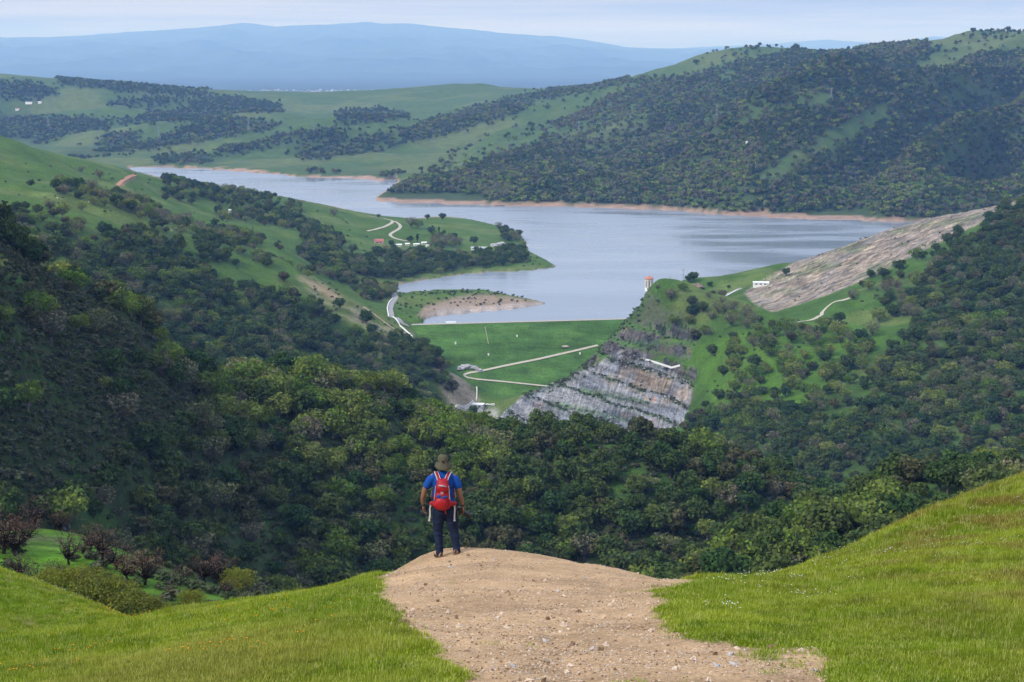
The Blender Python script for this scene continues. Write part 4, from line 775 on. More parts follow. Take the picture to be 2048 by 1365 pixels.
def dam():
    root = empty('dam', dam_pt(DL/2, 0)); tag(root, 'grass covered earthfill dam with zigzag service road across its face', 'dam')
    o0 = np.array(root.location)
    na, ds = 110, np.r_[np.linspace(-60, -11, 5), np.linspace(0, 185, 60)]
    aa = np.linspace(-45, DL+110, na); V = np.array([[dam_pt(a, d)-o0 for a in aa] for d in ds]); gx, gd = np.meshgrid(aa, ds)
    V[..., 2] += (gd > 3)*(.5*fbm(gx/30, gd/14, 3, 141))
    col = np.empty(V.shape); col[:] = (.050, .108, .022); n = fbm(gx/70, gd/18, 4, 143); col *= (1+.42*n[..., None]); y_ = ss(.1, .5, fbm(gx/40, gd/30, 3, 145)); col = col*(1-.4*y_[..., None])+np.array((.09, .17, .035))*.4*y_[..., None]
    low = (gd < -10); col[low] = (.22, .21, .20)
    ii = np.arange(V.shape[0]*V.shape[1]).reshape(V.shape[:2]); F = np.stack([ii[:-1, :-1], ii[1:, :-1], ii[1:, 1:], ii[:-1, 1:]], -1).reshape(-1, 4)
    obj('embankment', mesh('embankment', V.reshape(-1, 3), F, [MG], True, None, col.reshape(-1, 3)), root)
    def strip(name, pts, wd, mt, lift=.18):
        pts = [np.array(p) for p in pts]; q = [pts[0]]
        for a, b in zip(pts[:-1], pts[1:]):
            k = max(1, int(np.linalg.norm(b-a)/5)); q += [a+(b-a)*i/k for i in range(1, k+1)]
        m = MB(); v = []
        for i, p in enumerate(q):
            t = q[min(i+1, len(q)-1)]-q[max(i-1, 0)]; s = np.cross(t, (0, 0, 1)); s /= np.linalg.norm(s); s[2] = 0 if name == 'crest_road' else -np.dot(s, DN)*SLOPE*.8
            for sg in (-1, 1):
                w_ = p+s*sg*wd/2; v += [w_-o0+np.array((0, 0, lift+.1))]
        m.add(v, [[2*i, 2*i+1, 2*i+3, 2*i+2] for i in range(len(q)-1)])
        return m.build(name, mt, root)
    strip('crest_road', [dam_pt(-30, -5.5), dam_pt(DL+90, -5.5)], 6.0, GRAVEL)
    up = [dam_at(*p) for p in ((1196, 692), (1150, 703), (1080, 719), (1010, 733), (960, 744), (940, 747), (930, 750), (928, 753))]
    lo = [dam_at(*p) for p in ((928, 753), (936, 757), (955, 760), (1010, 765), (1085, 773), (1130, 778))]
    for p in up+lo: p[2] += .5
    strip('berm_road', up, 3.4, GRAVEL); strip('lower_berm_road', lo, 2.6, GRAVEL)
    st = [dam_at(*p) for p in ((970, 655), (977, 690))]
    for p in st: p[2] += .6
    strip('stair_strip', st, .5, GRAVEL)
    m = MB()                                        # posts along the crest
    for i in range(34):
        p = dam_pt(8+i*DL/33, -10.4)-o0; m = MB(); m.tube([p, p+np.array((0, 0, 1.3))], .16, 5); m.build('guard_post', CONC, root)
dam()
def resample(pts, step):
    q = [np.array(pts[0], float)]
    for a, b in zip(pts[:-1], pts[1:]):
        a, b = np.array(a, float), np.array(b, float); k = max(1, int(np.linalg.norm((b-a)[:2])/step)); q += [a+(b-a)*i/k for i in range(1, k+1)]
    q = np.array(q)
    for _ in range(6): q[1:-1] = .5*q[1:-1]+.25*(q[:-2]+q[2:])
    return q
def plan_line(px_pts, y0, y1, step=4.0): return resample([at(a, b, y0, y1) for a, b in px_pts], step)
def road(name, label, px_pts, wd, mt, y0, y1, kind='structure', cat='road', lift=.35):
    q = plan_line(px_pts, y0, y1); V = []; 
    for i, p in enumerate(q):
        t = q[min(i+1, len(q)-1)]-q[max(i-1, 0)]; s = np.array((t[1], -t[0])); s /= np.linalg.norm(s)+1e-9
        zc = ground(p[0], p[1])
        for k in (-1, -.33, .33, 1):
            x, y = p[0]+s[0]*wd/2*k, p[1]+s[1]*wd/2*k; V.append((x, y, max(ground(x, y), zc-.3)+lift))
    F = np.array([[4*i+k, 4*i+k+1, 4*i+k+5, 4*i+k+4] for i in range(len(q)-1) for k in range(3)])
    return tag(obj(name, mesh(name, V, F, [mt], True)), label, cat, None, kind)
def wall(name, label, px_pts, th, h, mt, y0, y1, cat='wall', part='panel', base=-.6):
    """a low wall following the ground, built of panels"""
    q = plan_line(px_pts, y0, y1, 6.0); c = q[len(q)//2].copy(); c[2] = ground(c[0], c[1]); root = empty(name, c); tag(root, label, cat)
    for a, b in zip(q[:-1], q[1:]):
        t = (b-a)[:2]; l = np.linalg.norm(t); t = t/l; s = np.array((-t[1], t[0]))*th/2; v = []
        for e in (a, b):
            z = ground(e[0], e[1])
            for sg in (-1, 1):
                for zz in (base, h): v.append((e[0]+s[0]*sg-c[0], e[1]+s[1]*sg-c[1], z+zz-c[2]))
        m = MB(); m.add(v, [[0, 1, 3, 2], [4, 6, 7, 5], [1, 5, 7, 3], [0, 4, 5, 1], [2, 3, 7, 6], [0, 2, 6, 4]]); m.build(part, mt, root)
    return root
def pipeline(name, label, px_pts, r, h, mt, y0, y1, cat):
    q = plan_line(px_pts, y0, y1, 8.0); c = q[0].copy(); c[2] = ground(c[0], c[1]); root = empty(name, c); tag(root, label, cat)
    top = [np.array((p[0], p[1], ground(p[0], p[1])+h)) - c for p in q]; m = MB(); m.tube(top, r, 6); m.build('pipe', mt, root)
    for p in top[::2]: m = MB(); m.box((p[0], p[1], p[2]-h*.6), (r*2.2, r*2.2, h*1.2)); m.build('support', CONC, root)
    return root
road('abutment_road', 'asphalt road curving down to the left end of the dam', [(786,586),(791,596),(782,608),(779,620),(790,636),(803,649),(818,654)], 7.5, ASPH, 1800, 2400)
wall('roadside_wall', 'white roadside wall along the outer edge of the abutment road', [(785,598),(777,607),(774,620),(785,636),(799,650)], .8, 1.3, WHITE, 1800, 2400)
wall('crest_end_wall', 'white wall running down from the left end of the dam crest', [(799,652),(808,658),(818,667),(825,675)], .9, 1.6, WHITE, 1700, 2100)
road('farm_road', 'pale farm road curling past the barn on the lakeside point', [(735,463),(768,455),(784,447),(786,442),(762,436),(735,432)], 5.5, GRAVEL, 2300, 3400)
road('farm_lane', 'winding gravel lane leading down to the farmstead', [(789,443),(800,450),(801,456),(790,463),(779,470),(783,475),(795,479),(815,483)], 5.5, GRAVEL, 2300, 3400)
road('spillway_road', 'grey road sweeping round below the bare cut slope', [(1483,577),(1462,585),(1447,594),(1450,602),(1468,610),(1495,617),(1530,626)], 7.5, ASPH, 1880, 2150)
wall('spillway_kerb_wall', 'white kerb wall around the bend of the spillway road', [(1476,580),(1452,591),(1446,597),(1452,606),(1480,616)], .7, 1.1, WHITE, 1880, 2150)
road('ridge_track', 'dirt track winding over the green saddle behind the quarried knoll', [(1570,648),(1625,640),(1642,634),(1645,622),(1655,612),(1672,604),(1700,597)], 4.0, GRAVEL, 1600, 2100)
road('hill_track', 'thin reddish track cut across the left grass hill', [(236,372),(250,360),(262,354),(270,351)], 6.0, mat_simple('red_earth', (.36, .20, .13), .95, .05, .2, .3), 2100, 3000)
wall('bench_wall', 'white concrete wall on the grass bench above the quarry face', [(1281,719),(1300,723),(1322,729),(1340,734),(1360,732)], .8, 1.5, WHITE, 1600, 1900)
wall('stepped_wall', 'pale wall following the dam edge down to the valve house', [(914,736),(932,750),(944,764),(954,778),(958,790),(953,802)], 1.1, 1.6, CONC, 1600, 1980)
wall('yard_wall', 'long pale wall left of the valve house yard', [(909,818),(925,812),(946,804)], 1.0, 1.8, CONC, 1600, 1900); wall('ramp_wall', 'short pale wall sloping in front of the valve house', [(930,820),(940,812),(948,806)], 1.0, 1.6, CONC, 1600, 1900)
wall('outfall_wall', 'pale concrete wall at the foot of the rock face', [(952,846),(972,842),(995,837)], 1.0, 2.6, CONC, 1600, 1900)
pipeline('slope_pipeline', 'rusty and white pipeline descending the tan left abutment slope', [(728,616),(745,630),(765,645),(790,661)], .55, .9, mat_simple('rusty_pipe', (.42, .32, .27), .7, .3, .4, .2), 1800, 2100, 'pipeline')
def house(name, label, cat, px, py, wdt, dep, h, roof, wallm, roofm, y0, y1, rz=0.0, nwin=4, group=None, door=True):
    p = at(px, py, y0, y1); z = min(float(ground(p[0]+dx, p[1]+dy)) for dx in (-wdt/2, 0, wdt/2) for dy in (-dep/2, dep/2)); zt = float(ground(p[0], p[1]))
    root = empty(name, (p[0], p[1], zt), rz); tag(root, label, cat, group); g = zt-z+.6
    m = MB(); m.box((0, 0, (h-g)/2), (wdt, dep, h+g)); m.build('wall', wallm, root)
    m = MB()
    if roof > .5:
        e = .5; v = [(-wdt/2-e, -dep/2-e, h), (wdt/2+e, -dep/2-e, h), (wdt/2+e, dep/2+e, h), (-wdt/2-e, dep/2+e, h), (-wdt/2-e, 0, h+roof), (wdt/2+e, 0, h+roof)]
        m.add(v, [[0, 1, 5, 4], [2, 3, 4, 5], [0, 4, 3], [1, 2, 5], [3, 2, 1, 0]])
    else: m.box((0, 0, h+.25), (wdt+.8, dep+.8, .5))
    m.build('roof', roofm, root)
    for i in range(nwin):
        m = MB(); m.box((-wdt/2+wdt*(i+.5+.2)/(nwin+.6), -dep/2-.04, h*.55), (wdt/nwin*.45, .12, h*.35)); m.build('window', DARK, root)
    if door: m = MB(); m.box((wdt*.42, -dep/2-.05, 1.05), (1.1, .12, 2.1)); m.build('door', WOOD, root)
    return root
house('barn', 'red roofed barn standing in the meadow by the farm lane', 'barn', 758, 488, 14, 9, 4.2, 3.8, mat_simple('barn_boards', (.50, .36, .32), .9, .1, .25, .4), RED, 2300, 3300, .15, 2)
for i, (x, y, w_, h_, lb) in enumerate(((798, 493, 9, 2.8, 'small white shed nearest the barn in the farmstead'), (815, 491, 7, 2.6, 'white hut among dark trees in the farmstead'), (833, 492, 9, 2.8, 'low white outbuilding in the middle of the farmstead'), (848, 489, 8, 3.0, 'white roofed cabin at the right of the farmstead'), (856, 494, 6, 2.5, 'tiny white shed just below the right cabin'))):
    house('farm_shed', lb, 'shed', x, y, w_, 5, h_, 1.2, WHITE, WHITE, 2300, 3300, .1*i, 2, 'white farm sheds on the lakeside point')
house('lakeside_house', 'long white house with pale roof near the tip of the point', 'house', 958, 500, 25, 9, 3.2, 1.8, WHITE, GREYR, 2300, 3300, -.06, 6)
house('control_building', 'flat roofed white building at the foot of the bare cut slope', 'building', 1522, 571, 19, 10, 3.6, 0, WHITE, WHITE, 1900, 2200, -.1, 3)
house('valve_house', 'grey walled valve house with white flat roof at the dam toe', 'building', 957, 817, 11.5, 8, 4.6, 0, mat_simple('grey_block_wall', (.36, .37, .40), .9, .1, .1, 1.0), WHITE, 1600, 1900, -.18, 2)
for i, (x, y, w_, lb, rm) in enumerate(((58, 207, 26, 'white roofed ranch house among trees on the far left hills', WHITE), (80, 206, 14, 'small pale ranch building right of the far ranch house', WHITE), (35, 219, 16, 'pinkish roofed house low on the far left hills', RED), (62, 175, 20, 'red roofed house near the top of the far left hills', RED), (1497, 287, 11, 'white house deep in the woods across the reservoir', WHITE), (1508, 330, 9, 'small pale house above the far shore woods', WHITE))):
    house('hill_house', lb, 'house', x, y, w_, 8, 3.2, 1.8, WHITE, rm, 3300, 8500, .1*i, 3, None)
def tank(px, py, r, h, lb):
    p = at(px, py, 1900, 3000); root = empty('water_tank', (p[0], p[1], float(ground(p[0], p[1])))); tag(root, lb, 'water tank', 'white water tanks on the left hill')
    m = MB(); m.lathe([(r, -1.5), (r, h)], 20); m.build('tank_shell', WHITE, root, False); m = MB(); m.lathe([(r*1.04, h-.02), (r*1.04, h+.15), (.2, h+.9)], 20); m.build('lid', WHITE, root)
    m = MB()
    for s in (-.25, .25): m.tube([(s, -r-.12, 0), (s, -r-.12, h)], .05, 5)
    for k in range(10): m.tube([(-.25, -r-.12, .5*k+.3), (.25, -r-.12, .5*k+.3)], .03, 4)
    m.build('ladder', STEEL, root)
tank(460, 427, 2.5, 5.6, 'taller white water tank against the trees on the left hill'); tank(477, 428, 2.7, 4.4, 'lower white water tank half hidden by a tree')
def tower():
    Y = 2075.0; x = float(u_of(1298, 570))*Y; zt = float(slope_of_row(551))*Y; root = empty('intake_tower', (x, Y, WL)); tag(root, 'octagonal white intake tower with red tiled roof rising from the water', 'tower')
    H = zt-WL; e = H-4.2; c0 = e-11.0; ph = math.pi/8; m = MB(); m.lathe([(4.6, -8), (4.6, c0-4)], 8, (0, 0, 0), ph); m.build('shaft', CONC, root)
    m = MB(); m.lathe([(5.4, c0-4), (5.4, c0-.6), (4.9, c0-.4), (4.9, c0)], 8, (0, 0, 0), ph); m.build('gallery_base', WHITE, root)
    cream = mat_simple('cream_stucco', (.66, .60, .52), .85, .15, .1, .6)
    for k in range(8):
        q = k*math.pi/4+ph; m = MB(); m.box((4.4*math.cos(q), 4.4*math.sin(q), c0+4.6), (1.5, 1.5, 9.2), q); m.build('column', cream, root)
        q2 = q+math.pi/8; m = MB(); n = 7; r0 = 4.25; wv = np.array((-math.sin(q2), math.cos(q2))); cv = np.array((math.cos(q2), math.sin(q2)))*r0; v = []; F = []
        for i in range(n):
            a = math.pi*i/(n-1); s = math.cos(a)*1.1; zz = c0+7.4+math.sin(a)*1.1
            for rr in (-.35, .35):
                for z2 in (zz, c0+9.2): pt = cv*(1+rr/r0)+wv*s; v.append((pt[0], pt[1], z2))
        for i in range(n-1):
            b = 4*i; F += [[b, b+4, b+5, b+1], [b+2, b+3, b+7, b+6], [b, b+2, b+6, b+4], [b+1, b+5, b+7, b+3]]
        m.add(v, F); m.build('arch', cream, root)
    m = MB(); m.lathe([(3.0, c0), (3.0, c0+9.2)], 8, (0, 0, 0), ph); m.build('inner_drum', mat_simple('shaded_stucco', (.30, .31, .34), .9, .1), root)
    m = MB(); m.lathe([(5.3, c0+9.2), (5.3, c0+10.4), (5.7, e)], 8, (0, 0, 0), ph); m.build('cornice', cream, root)
    m = MB(); m.lathe([(6.3, e), (6.3, e+.3), (3.4, e+2.2), (.5, e+3.2)], 8, (0, 0, 0), ph); rf = m.build('roof', TILE, root)
    m = MB(); m.lathe([(.45, 0), (.6, .5), (.15, .9), (.1, 1.6)], 8, (0, 0, e+3.1)); m.build('finial', TILE, rf)
tower()
def pole(px, pyb, pyt, y0, y1, lb, arm=True):
    p = at(px, pyb, y0, y1); z = float(ground(p[0], p[1])); h = float(slope_of_row(pyt))*p[1]-z; root = empty('utility_pole', (p[0], p[1], z)); tag(root, lb, 'utility pole', 'utility poles behind the knoll')
    m = MB(); m.tube([(0, 0, -.5), (0, 0, h)], [.28, .18], 7); m.build('post', WOOD, root)
    if arm:
        m = MB(); m.box((0, 0, h-1.0), (3.6, .2, .25)); m.build('crossarm', WOOD, root)
        for s in (-1.5, -.6, .6, 1.5): m = MB(); m.lathe([(.10, 0), (.14, .2), (.07, .4)], 6, (s, 0, h-.88)); m.build('insulator', WHITE, root)
pole(1340, 577, 552, 1840, 2150, 'slender pole with short arm between the tower and the lone oak'); pole(1366, 572, 538, 1840, 2150, 'tall pole with crossarm right beside the dark oak clump'); pole(1531, 566, 542, 1900, 2250, 'bare pole rising behind the flat roofed white building', False)
def pylon(px, pyb, pyt, y0, y1, lb):
    p = at(px, pyb, y0, y1); z = float(ground(p[0], p[1])); h = max(30., float(slope_of_row(pyt))*p[1]-z); root = empty('power_pylon', (p[0], p[1], z), .6); tag(root, lb, 'pylon', 'lattice power pylons across the far hills')
    w0, w1 = h*.11, h*.022; r = .22; lv = [0, .3, .55, .75, .9, 1.0]
    def wd(t): return w0+(w1-w0)*min(1, t/.75)
    for sx, sy in ((-1, -1), (1, -1), (1, 1), (-1, 1)): m = MB(); m.tube([(sx*wd(t), sy*wd(t), t*h) for t in lv], r, 4); m.build('leg', STEEL, root)
    m = MB()
    for a, b in zip(lv[:-1], lv[1:]):
        c = [(-1, -1), (1, -1), (1, 1), (-1, 1)]
        for k in range(4):
            s, q = c[k], c[(k+1) % 4]; m.tube([(s[0]*wd(a), s[1]*wd(a), a*h), (q[0]*wd(b), q[1]*wd(b), b*h)], r*.7, 3); m.tube([(q[0]*wd(a), q[1]*wd(a), a*h), (s[0]*wd(b), s[1]*wd(b), b*h)], r*.7, 3)
    m.build('bracing', STEEL, root)
    for t in (.70, .82, .94): m = MB(); m.tube([(-h*.15, 0, t*h), (0, 0, t*h+1.2), (h*.15, 0, t*h)], r*.9, 4); m.build('crossarm', STEEL, root)
for a in ((96, 256, 232, 4500, 7000, 'lattice pylon in the dark gully on the far left hills'), (318, 282, 254, 4500, 7000, 'faint pylon on the pale hillside left of the wooded gully'), (497, 263, 238, 4500, 7000, 'lattice pylon on green slope in front of wooded gully'), (628, 268, 246, 4500, 7000, 'faint pylon on the grass slope right of the wooded gully'), (1433, 242, 210, 3800, 6000, 'left of the two pylons in the woods across the reservoir'), (1662, 202, 176, 3800, 6000, 'right of the two pylons in the woods across the reservoir'), (1158, 272, 243, 3800, 6500, 'pylon on the open grass above the peninsula')): pylon(*a)
# mast cluster on the mountain top
# small things at the dam
def box_thing(name, label, cat, p, dims, mt, group=None, lid=None):
    root = empty(name, tuple(p)); tag(root, label, cat, group); m = MB(); m.box((0, 0, dims[2]/2-.3), (dims[0], dims[1], dims[2]+.6)); m.build('cabinet', mt, root); m = MB(); m.box((0, 0, dims[2]+.08), (dims[0]+.3, dims[1]+.3, .16)); m.build('lid', lid or mt, root); return root
for (x, y, lb) in ((911, 688, 'white instrument box on the dam face near its left side'), (977, 711, 'white instrument box in the middle of the dam face'), (1160, 709, 'white instrument box beside the berm road at the right'), (1034, 674, 'small white marker box high on the dam face')):
    box_thing('instrument_box', lb, 'instrument box', dam_at(x, y), (1.6, 1.4, 1.9), WHITE, 'white instrument boxes on the dam face')
def raft():
    p = world(W(902, 647)); p[1] = max(p[1], DA[1]+28); root = empty('floating_platform', (p[0]*1.0, p[1], WL)); tag(root, 'long white floating platform moored behind the dam crest', 'platform'); 
    m = MB(); m.box((0, 0, .9), (12, 3.2, 1.9)); m.build('deck', WHITE, root)
    for s in (-1, 1): m = MB(); m.tube([(-6, s*1.3, .1), (6, s*1.3, .1)], .55, 8); m.build('float', CONC, root)
    m = MB()
    for k in range(7): m.tube([(-6+2*k, -1.55, 1.8), (-6+2*k, -1.55, 2.8)], .06, 4)
    m.tube([(-6, -1.55, 2.8), (6, -1.55, 2.8)], .06, 4); m.build('railing', WHITE, root)
raft()
def vehicle(px, py, L_, kind, lb, y0, y1, rz, body):
    p = at(px, py, y0, y1); root = empty(kind, (p[0], p[1], float(ground(p[0], p[1]))), rz); tag(root, lb, 'truck' if kind != 'trailer' else 'trailer')
    m = MB()
    if kind == 'trailer': m.box((0, 0, 1.4), (L_, 2.1, 1.9))
    else:
        m.box((0, 0, .85), (L_, 1.9, .8)); m.box((-L_*.1, 0, 1.6), (L_*.45, 1.75, .8), 0, .82)
    m.build('body', body, root)
    if kind != 'trailer':
        for s in (-1, 1): m = MB(); m.box((-L_*.1, s*.83, 1.58), (L_*.36, .06, .45)); m.build('window', DARK, root)
    for sx in ((-.32, .32) if kind != 'trailer' else (-.1, .12)):
        for sy in (-1, 1):
            m = MB(); m.tube([(L_*sx, sy*.80, .38), (L_*sx, sy*1.0, .38)], .38, 12); w_ = m.build('wheel', TYRE, root); m = MB(); m.tube([(L_*sx, sy*.99, .38), (L_*sx, sy*1.03, .38)], .2, 10); m.build('rim', STEEL, w_)
    if kind == 'trailer': m = MB(); m.tube([(L_/2, 0, .5), (L_/2+1.2, 0, .5)], .08, 5); m.build('drawbar', STEEL, root)
vehicle(976, 811, 6.2, 'service_truck', 'white service truck parked right of the valve house', 1600, 1900, .1, WHITE); vehicle(986, 812, 3.6, 'trailer', 'small pale trailer behind the white service truck', 1600, 1900, .1, CONC)
def boulder(px, py, r, lb, y0, y1, mt=ROCK, seed=0, flat=.7, name='boulder', cat='rock', p=None, group=None):
    rr = np.random.default_rng(seed); p = at(px, py, y0, y1) if p is None else p; b = MB(); b.ell((0, 0, 0), (1, 1, 1), 16, 11); v = np.array(b.v)
    n = fbm(v[:, 0]*1.7+seed*3, v[:, 1]*1.7+v[:, 2]*1.3, 4, seed); v = v*(1+.42*n[:, None])*np.array((r, r*rr.uniform(.7, .95), r*flat)); b.v = [tuple(q) for q in v]
    o = b.build(name, mt, None, False); o.location = (p[0], p[1], p[2]+r*flat*.2); tag(o, lb, cat, group); return o
DROCK = mat_simple('dark_rock', (.12, .10, .10), .95, .1, .5, .4, .8)
boulder(556, 806, 4.6, 'tall dark boulder standing out of the oaks on the near ridge', 700, 950, DROCK, 3, 1.5); boulder(1562, 1090, 4.5, 'grey lichened boulder among trees right of the trail end', 400, 700, ROCK, 5, .6); boulder(1275, 862, 5.5, 'rocky knob with a tree at the foot of the quarry', 800, 1750, DROCK, 6, .8)
for i, (x, y, r) in enumerate(((922, 738, 5), (934, 735, 6.5), (948, 737, 5.5), (958, 741, 4))):
    boulder(x, y, r, ('leftmost pale rock outcrop at the left edge of the dam', 'largest pale rock outcrop at the left edge of the dam', 'third pale rock outcrop from the dam edge', 'small pale rock outcrop nearest the bend of the berm road')[i], 0, 0, mat_simple('pale_rock', (.34, .33, .34), .95, .1, .4, .5, .8), 10+i, .45, 'rock_outcrop', 'rock', dam_at(x, y), 'rock outcrop on the dam')
boulder(1131, 693, 4.2, 'patch of stacked pale stones above the berm road', 0, 0, mat_simple('tan_rock', (.42, .36, .29), .95, .1, .4, .6, .6), 21, .25, 'stone_patch', 'rocks', dam_at(1131, 694))
boulder(1392, 577, 11, 'bare rocky mound beneath the dark oak clump beyond the knoll', 1900, 2200, mat_simple('brown_rock', (.22, .17, .13), .95, .1, .4, .2, .6), 31, .45)
for i, (x, y, r) in enumerate(((988, 493, 7), (1003, 491, 8), (1018, 494, 6))): boulder(x, y, r, ('left pale rock pile at the shore of the farm point', 'middle and largest pale rock pile on the farm point', 'right pale rock pile nearest the tip of the farm point')[i], 2400, 3100, mat_simple('pale_rock', (.34, .33, .34), .95, .1, .4, .5, .8), 41+i, .5, 'rock_pile', 'rocks', None, 'rock piles on the farm point')
def cow(px, py, lb, mt, rz):
    p = at(px, py, 1500, 2000); root = empty('cow', (p[0], p[1], float(ground(p[0], p[1]))), rz); tag(root, lb, 'cow', 'cattle on the left grass hill')
    m = MB(); m.tube([(-.95, 0, 1.1), (-.7, 0, 1.12), (0, 0, 1.05), (.6, 0, 1.15), (.95, 0, 1.3), (1.25, 0, 1.05), (1.5, 0, .75), (1.62, 0, .62)], [.25, .42, .46, .42, .25, .2, .16, .10], 8)
    for x in (-.7, .6):
        for y in (-.22, .22): m.tube([(x, y, 1.0), (x+.04, y, .5), (x, y, 0)], [.15, .09, .07], 6)
    m.tube([(-.97, 0, 1.2), (-1.1, 0, .7), (-1.08, 0, .4)], [.05, .03, .04], 5)
    m.build('body', mt, root, True)
BLK = mat_simple('black_hide', (.03, .025, .025), .8, .2); WHD = mat_simple('cream_hide', (.62, .58, .50), .8, .2)
for i, (x, y, mt, lb) in enumerate(((90, 397, BLK, 'leftmost dark cow on the flat hilltop pasture'), (110, 394, BLK, 'dark cow just above the pale cow on the hilltop'), (115, 398, WHD, 'pale cow grazing on the flat hilltop pasture'), (126, 397, BLK, 'dark cow right of the pale cow'), (38, 391, BLK, 'dark cow alone at the far left of the hilltop'), (178, 406, WHD, 'pale cow near the right edge of the hilltop'))): cow(x, y, lb, mt, i*1.1)
# town glimpsed in the haze of the plain
def town():
    b = [MB().box((0, 0, .5), (1, 1, 1)).mesh('town_block', [mat_simple('town_wall', (.50, .49, .47), .8, .2)]), MB().box((0, 0, .5), (1, 1, 1)).mesh('town_roof', [mat_simple('town_roof', (.35, .32, .30), .8, .2)])]
    n = 1100; Y = np.exp(RNG.uniform(math.log(10800), math.log(22000), n)); px = RNG.normal(620, 170, n); x = (px-1024)/FPX*Y*1.0; k = fbm(x/900, Y/900, 3, 151) > -.1
    x, Y = x[k], Y[k]; n = len(x); s = np.c_[RNG.uniform(10, 34, n), RNG.uniform(10, 30, n), RNG.uniform(6, 14, n)]
    scatter('distant_town', 'pale speckle of a town on the hazy plain', 'town', np.c_[x, Y, np.full(n, -440.)], s, RNG.uniform(0, 1.5, n), RNG.choice(2, n, p=[.6, .4]), src_collection('town_building', b))
town()
# ================================================================== TREES AND BRUSH
def mat_leaf(name, ca, cb, tr=.22, pos=0.0, cc=None):
    m = bpy.data.materials.new(name); m.use_nodes = True; t = m.node_tree; t.nodes.clear(); o = N(t, 'ShaderNodeOutputMaterial'); d = N(t, 'ShaderNodeBsdfDiffuse'); q = N(t, 'ShaderNodeBsdfTranslucent'); ms = N(t, 'ShaderNodeMixShader'); ms.inputs[0].default_value = tr
    oi = N(t, 'ShaderNodeObjectInfo'); at_ = N(t, 'ShaderNodeAttribute', attribute_name='col')
    x = N(t, 'ShaderNodeMix', data_type='RGBA'); x.inputs['A'].default_value = (*ca, 1); x.inputs['B'].default_value = (*cb, 1); LK(t, oi.outputs['Random'], x.inputs['Factor'])
    v = N(t, 'ShaderNodeVectorMath', operation='MULTIPLY'); LK(t, x.outputs['Result'], v.inputs[0]); LK(t, at_.outputs['Color'], v.inputs[1])
    LK(t, v.outputs[0], d.inputs['Color']); LK(t, v.outputs[0], q.inputs['Color']); LK(t, d.outputs[0], ms.inputs[1]); LK(t, q.outputs[0], ms.inputs[2]); LK(t, ms.outputs[0], o.inputs['Surface']); return m
LIVE = mat_leaf('live_oak_leaves', (.040, .080, .025), (.086, .116, .034)); LIVEB = mat_leaf('bronze_oak_leaves', (.098, .092, .042), (.056, .074, .030))
SPRING = mat_leaf('spring_oak_leaves', (.100, .180, .026), (.200, .235, .058), .35); GREYL = mat_leaf('budding_oak_twigs', (.165, .150, .098), (.150, .170, .070), .2)
SAGE = mat_leaf('sage_brush_leaves', (.055, .082, .036), (.110, .118, .072), .15); BURN = mat_leaf('scorched_leaves', (.150, .085, .055), (.085, .062, .052), .1); BUSH = mat_leaf('yellow_green_bush_leaves', (.205, .225, .030), (.150, .160, .040), .35); CONIF = mat_leaf('conifer_needles', (.018, .036, .020), (.030, .046, .022), .1)
BARK = mat_simple('oak_bark', (.11, .095, .08), .95, .05, .3, 2.0); CHAR = mat_simple('charred_bark', (.022, .018, .018), .95, .05, .3, 2.0); PALEB = mat_simple('pale_bark', (.24, .21, .18), .95, .05, .3, 2.0)
def limb(m, a, b, r0, r1, r, n=4, k=5):
    a, b = np.array(a, float), np.array(b, float); pts = [a+(b-a)*i/n + (r.normal(size=3)*np.linalg.norm(b-a)*.05 if 0 < i < n else 0) + np.array((0, 0, 1))*math.sin(math.pi*i/n)*.0 for i in range(n+1)]
    m.tube(pts, list(np.linspace(r0, r1, n+1)), k); return pts
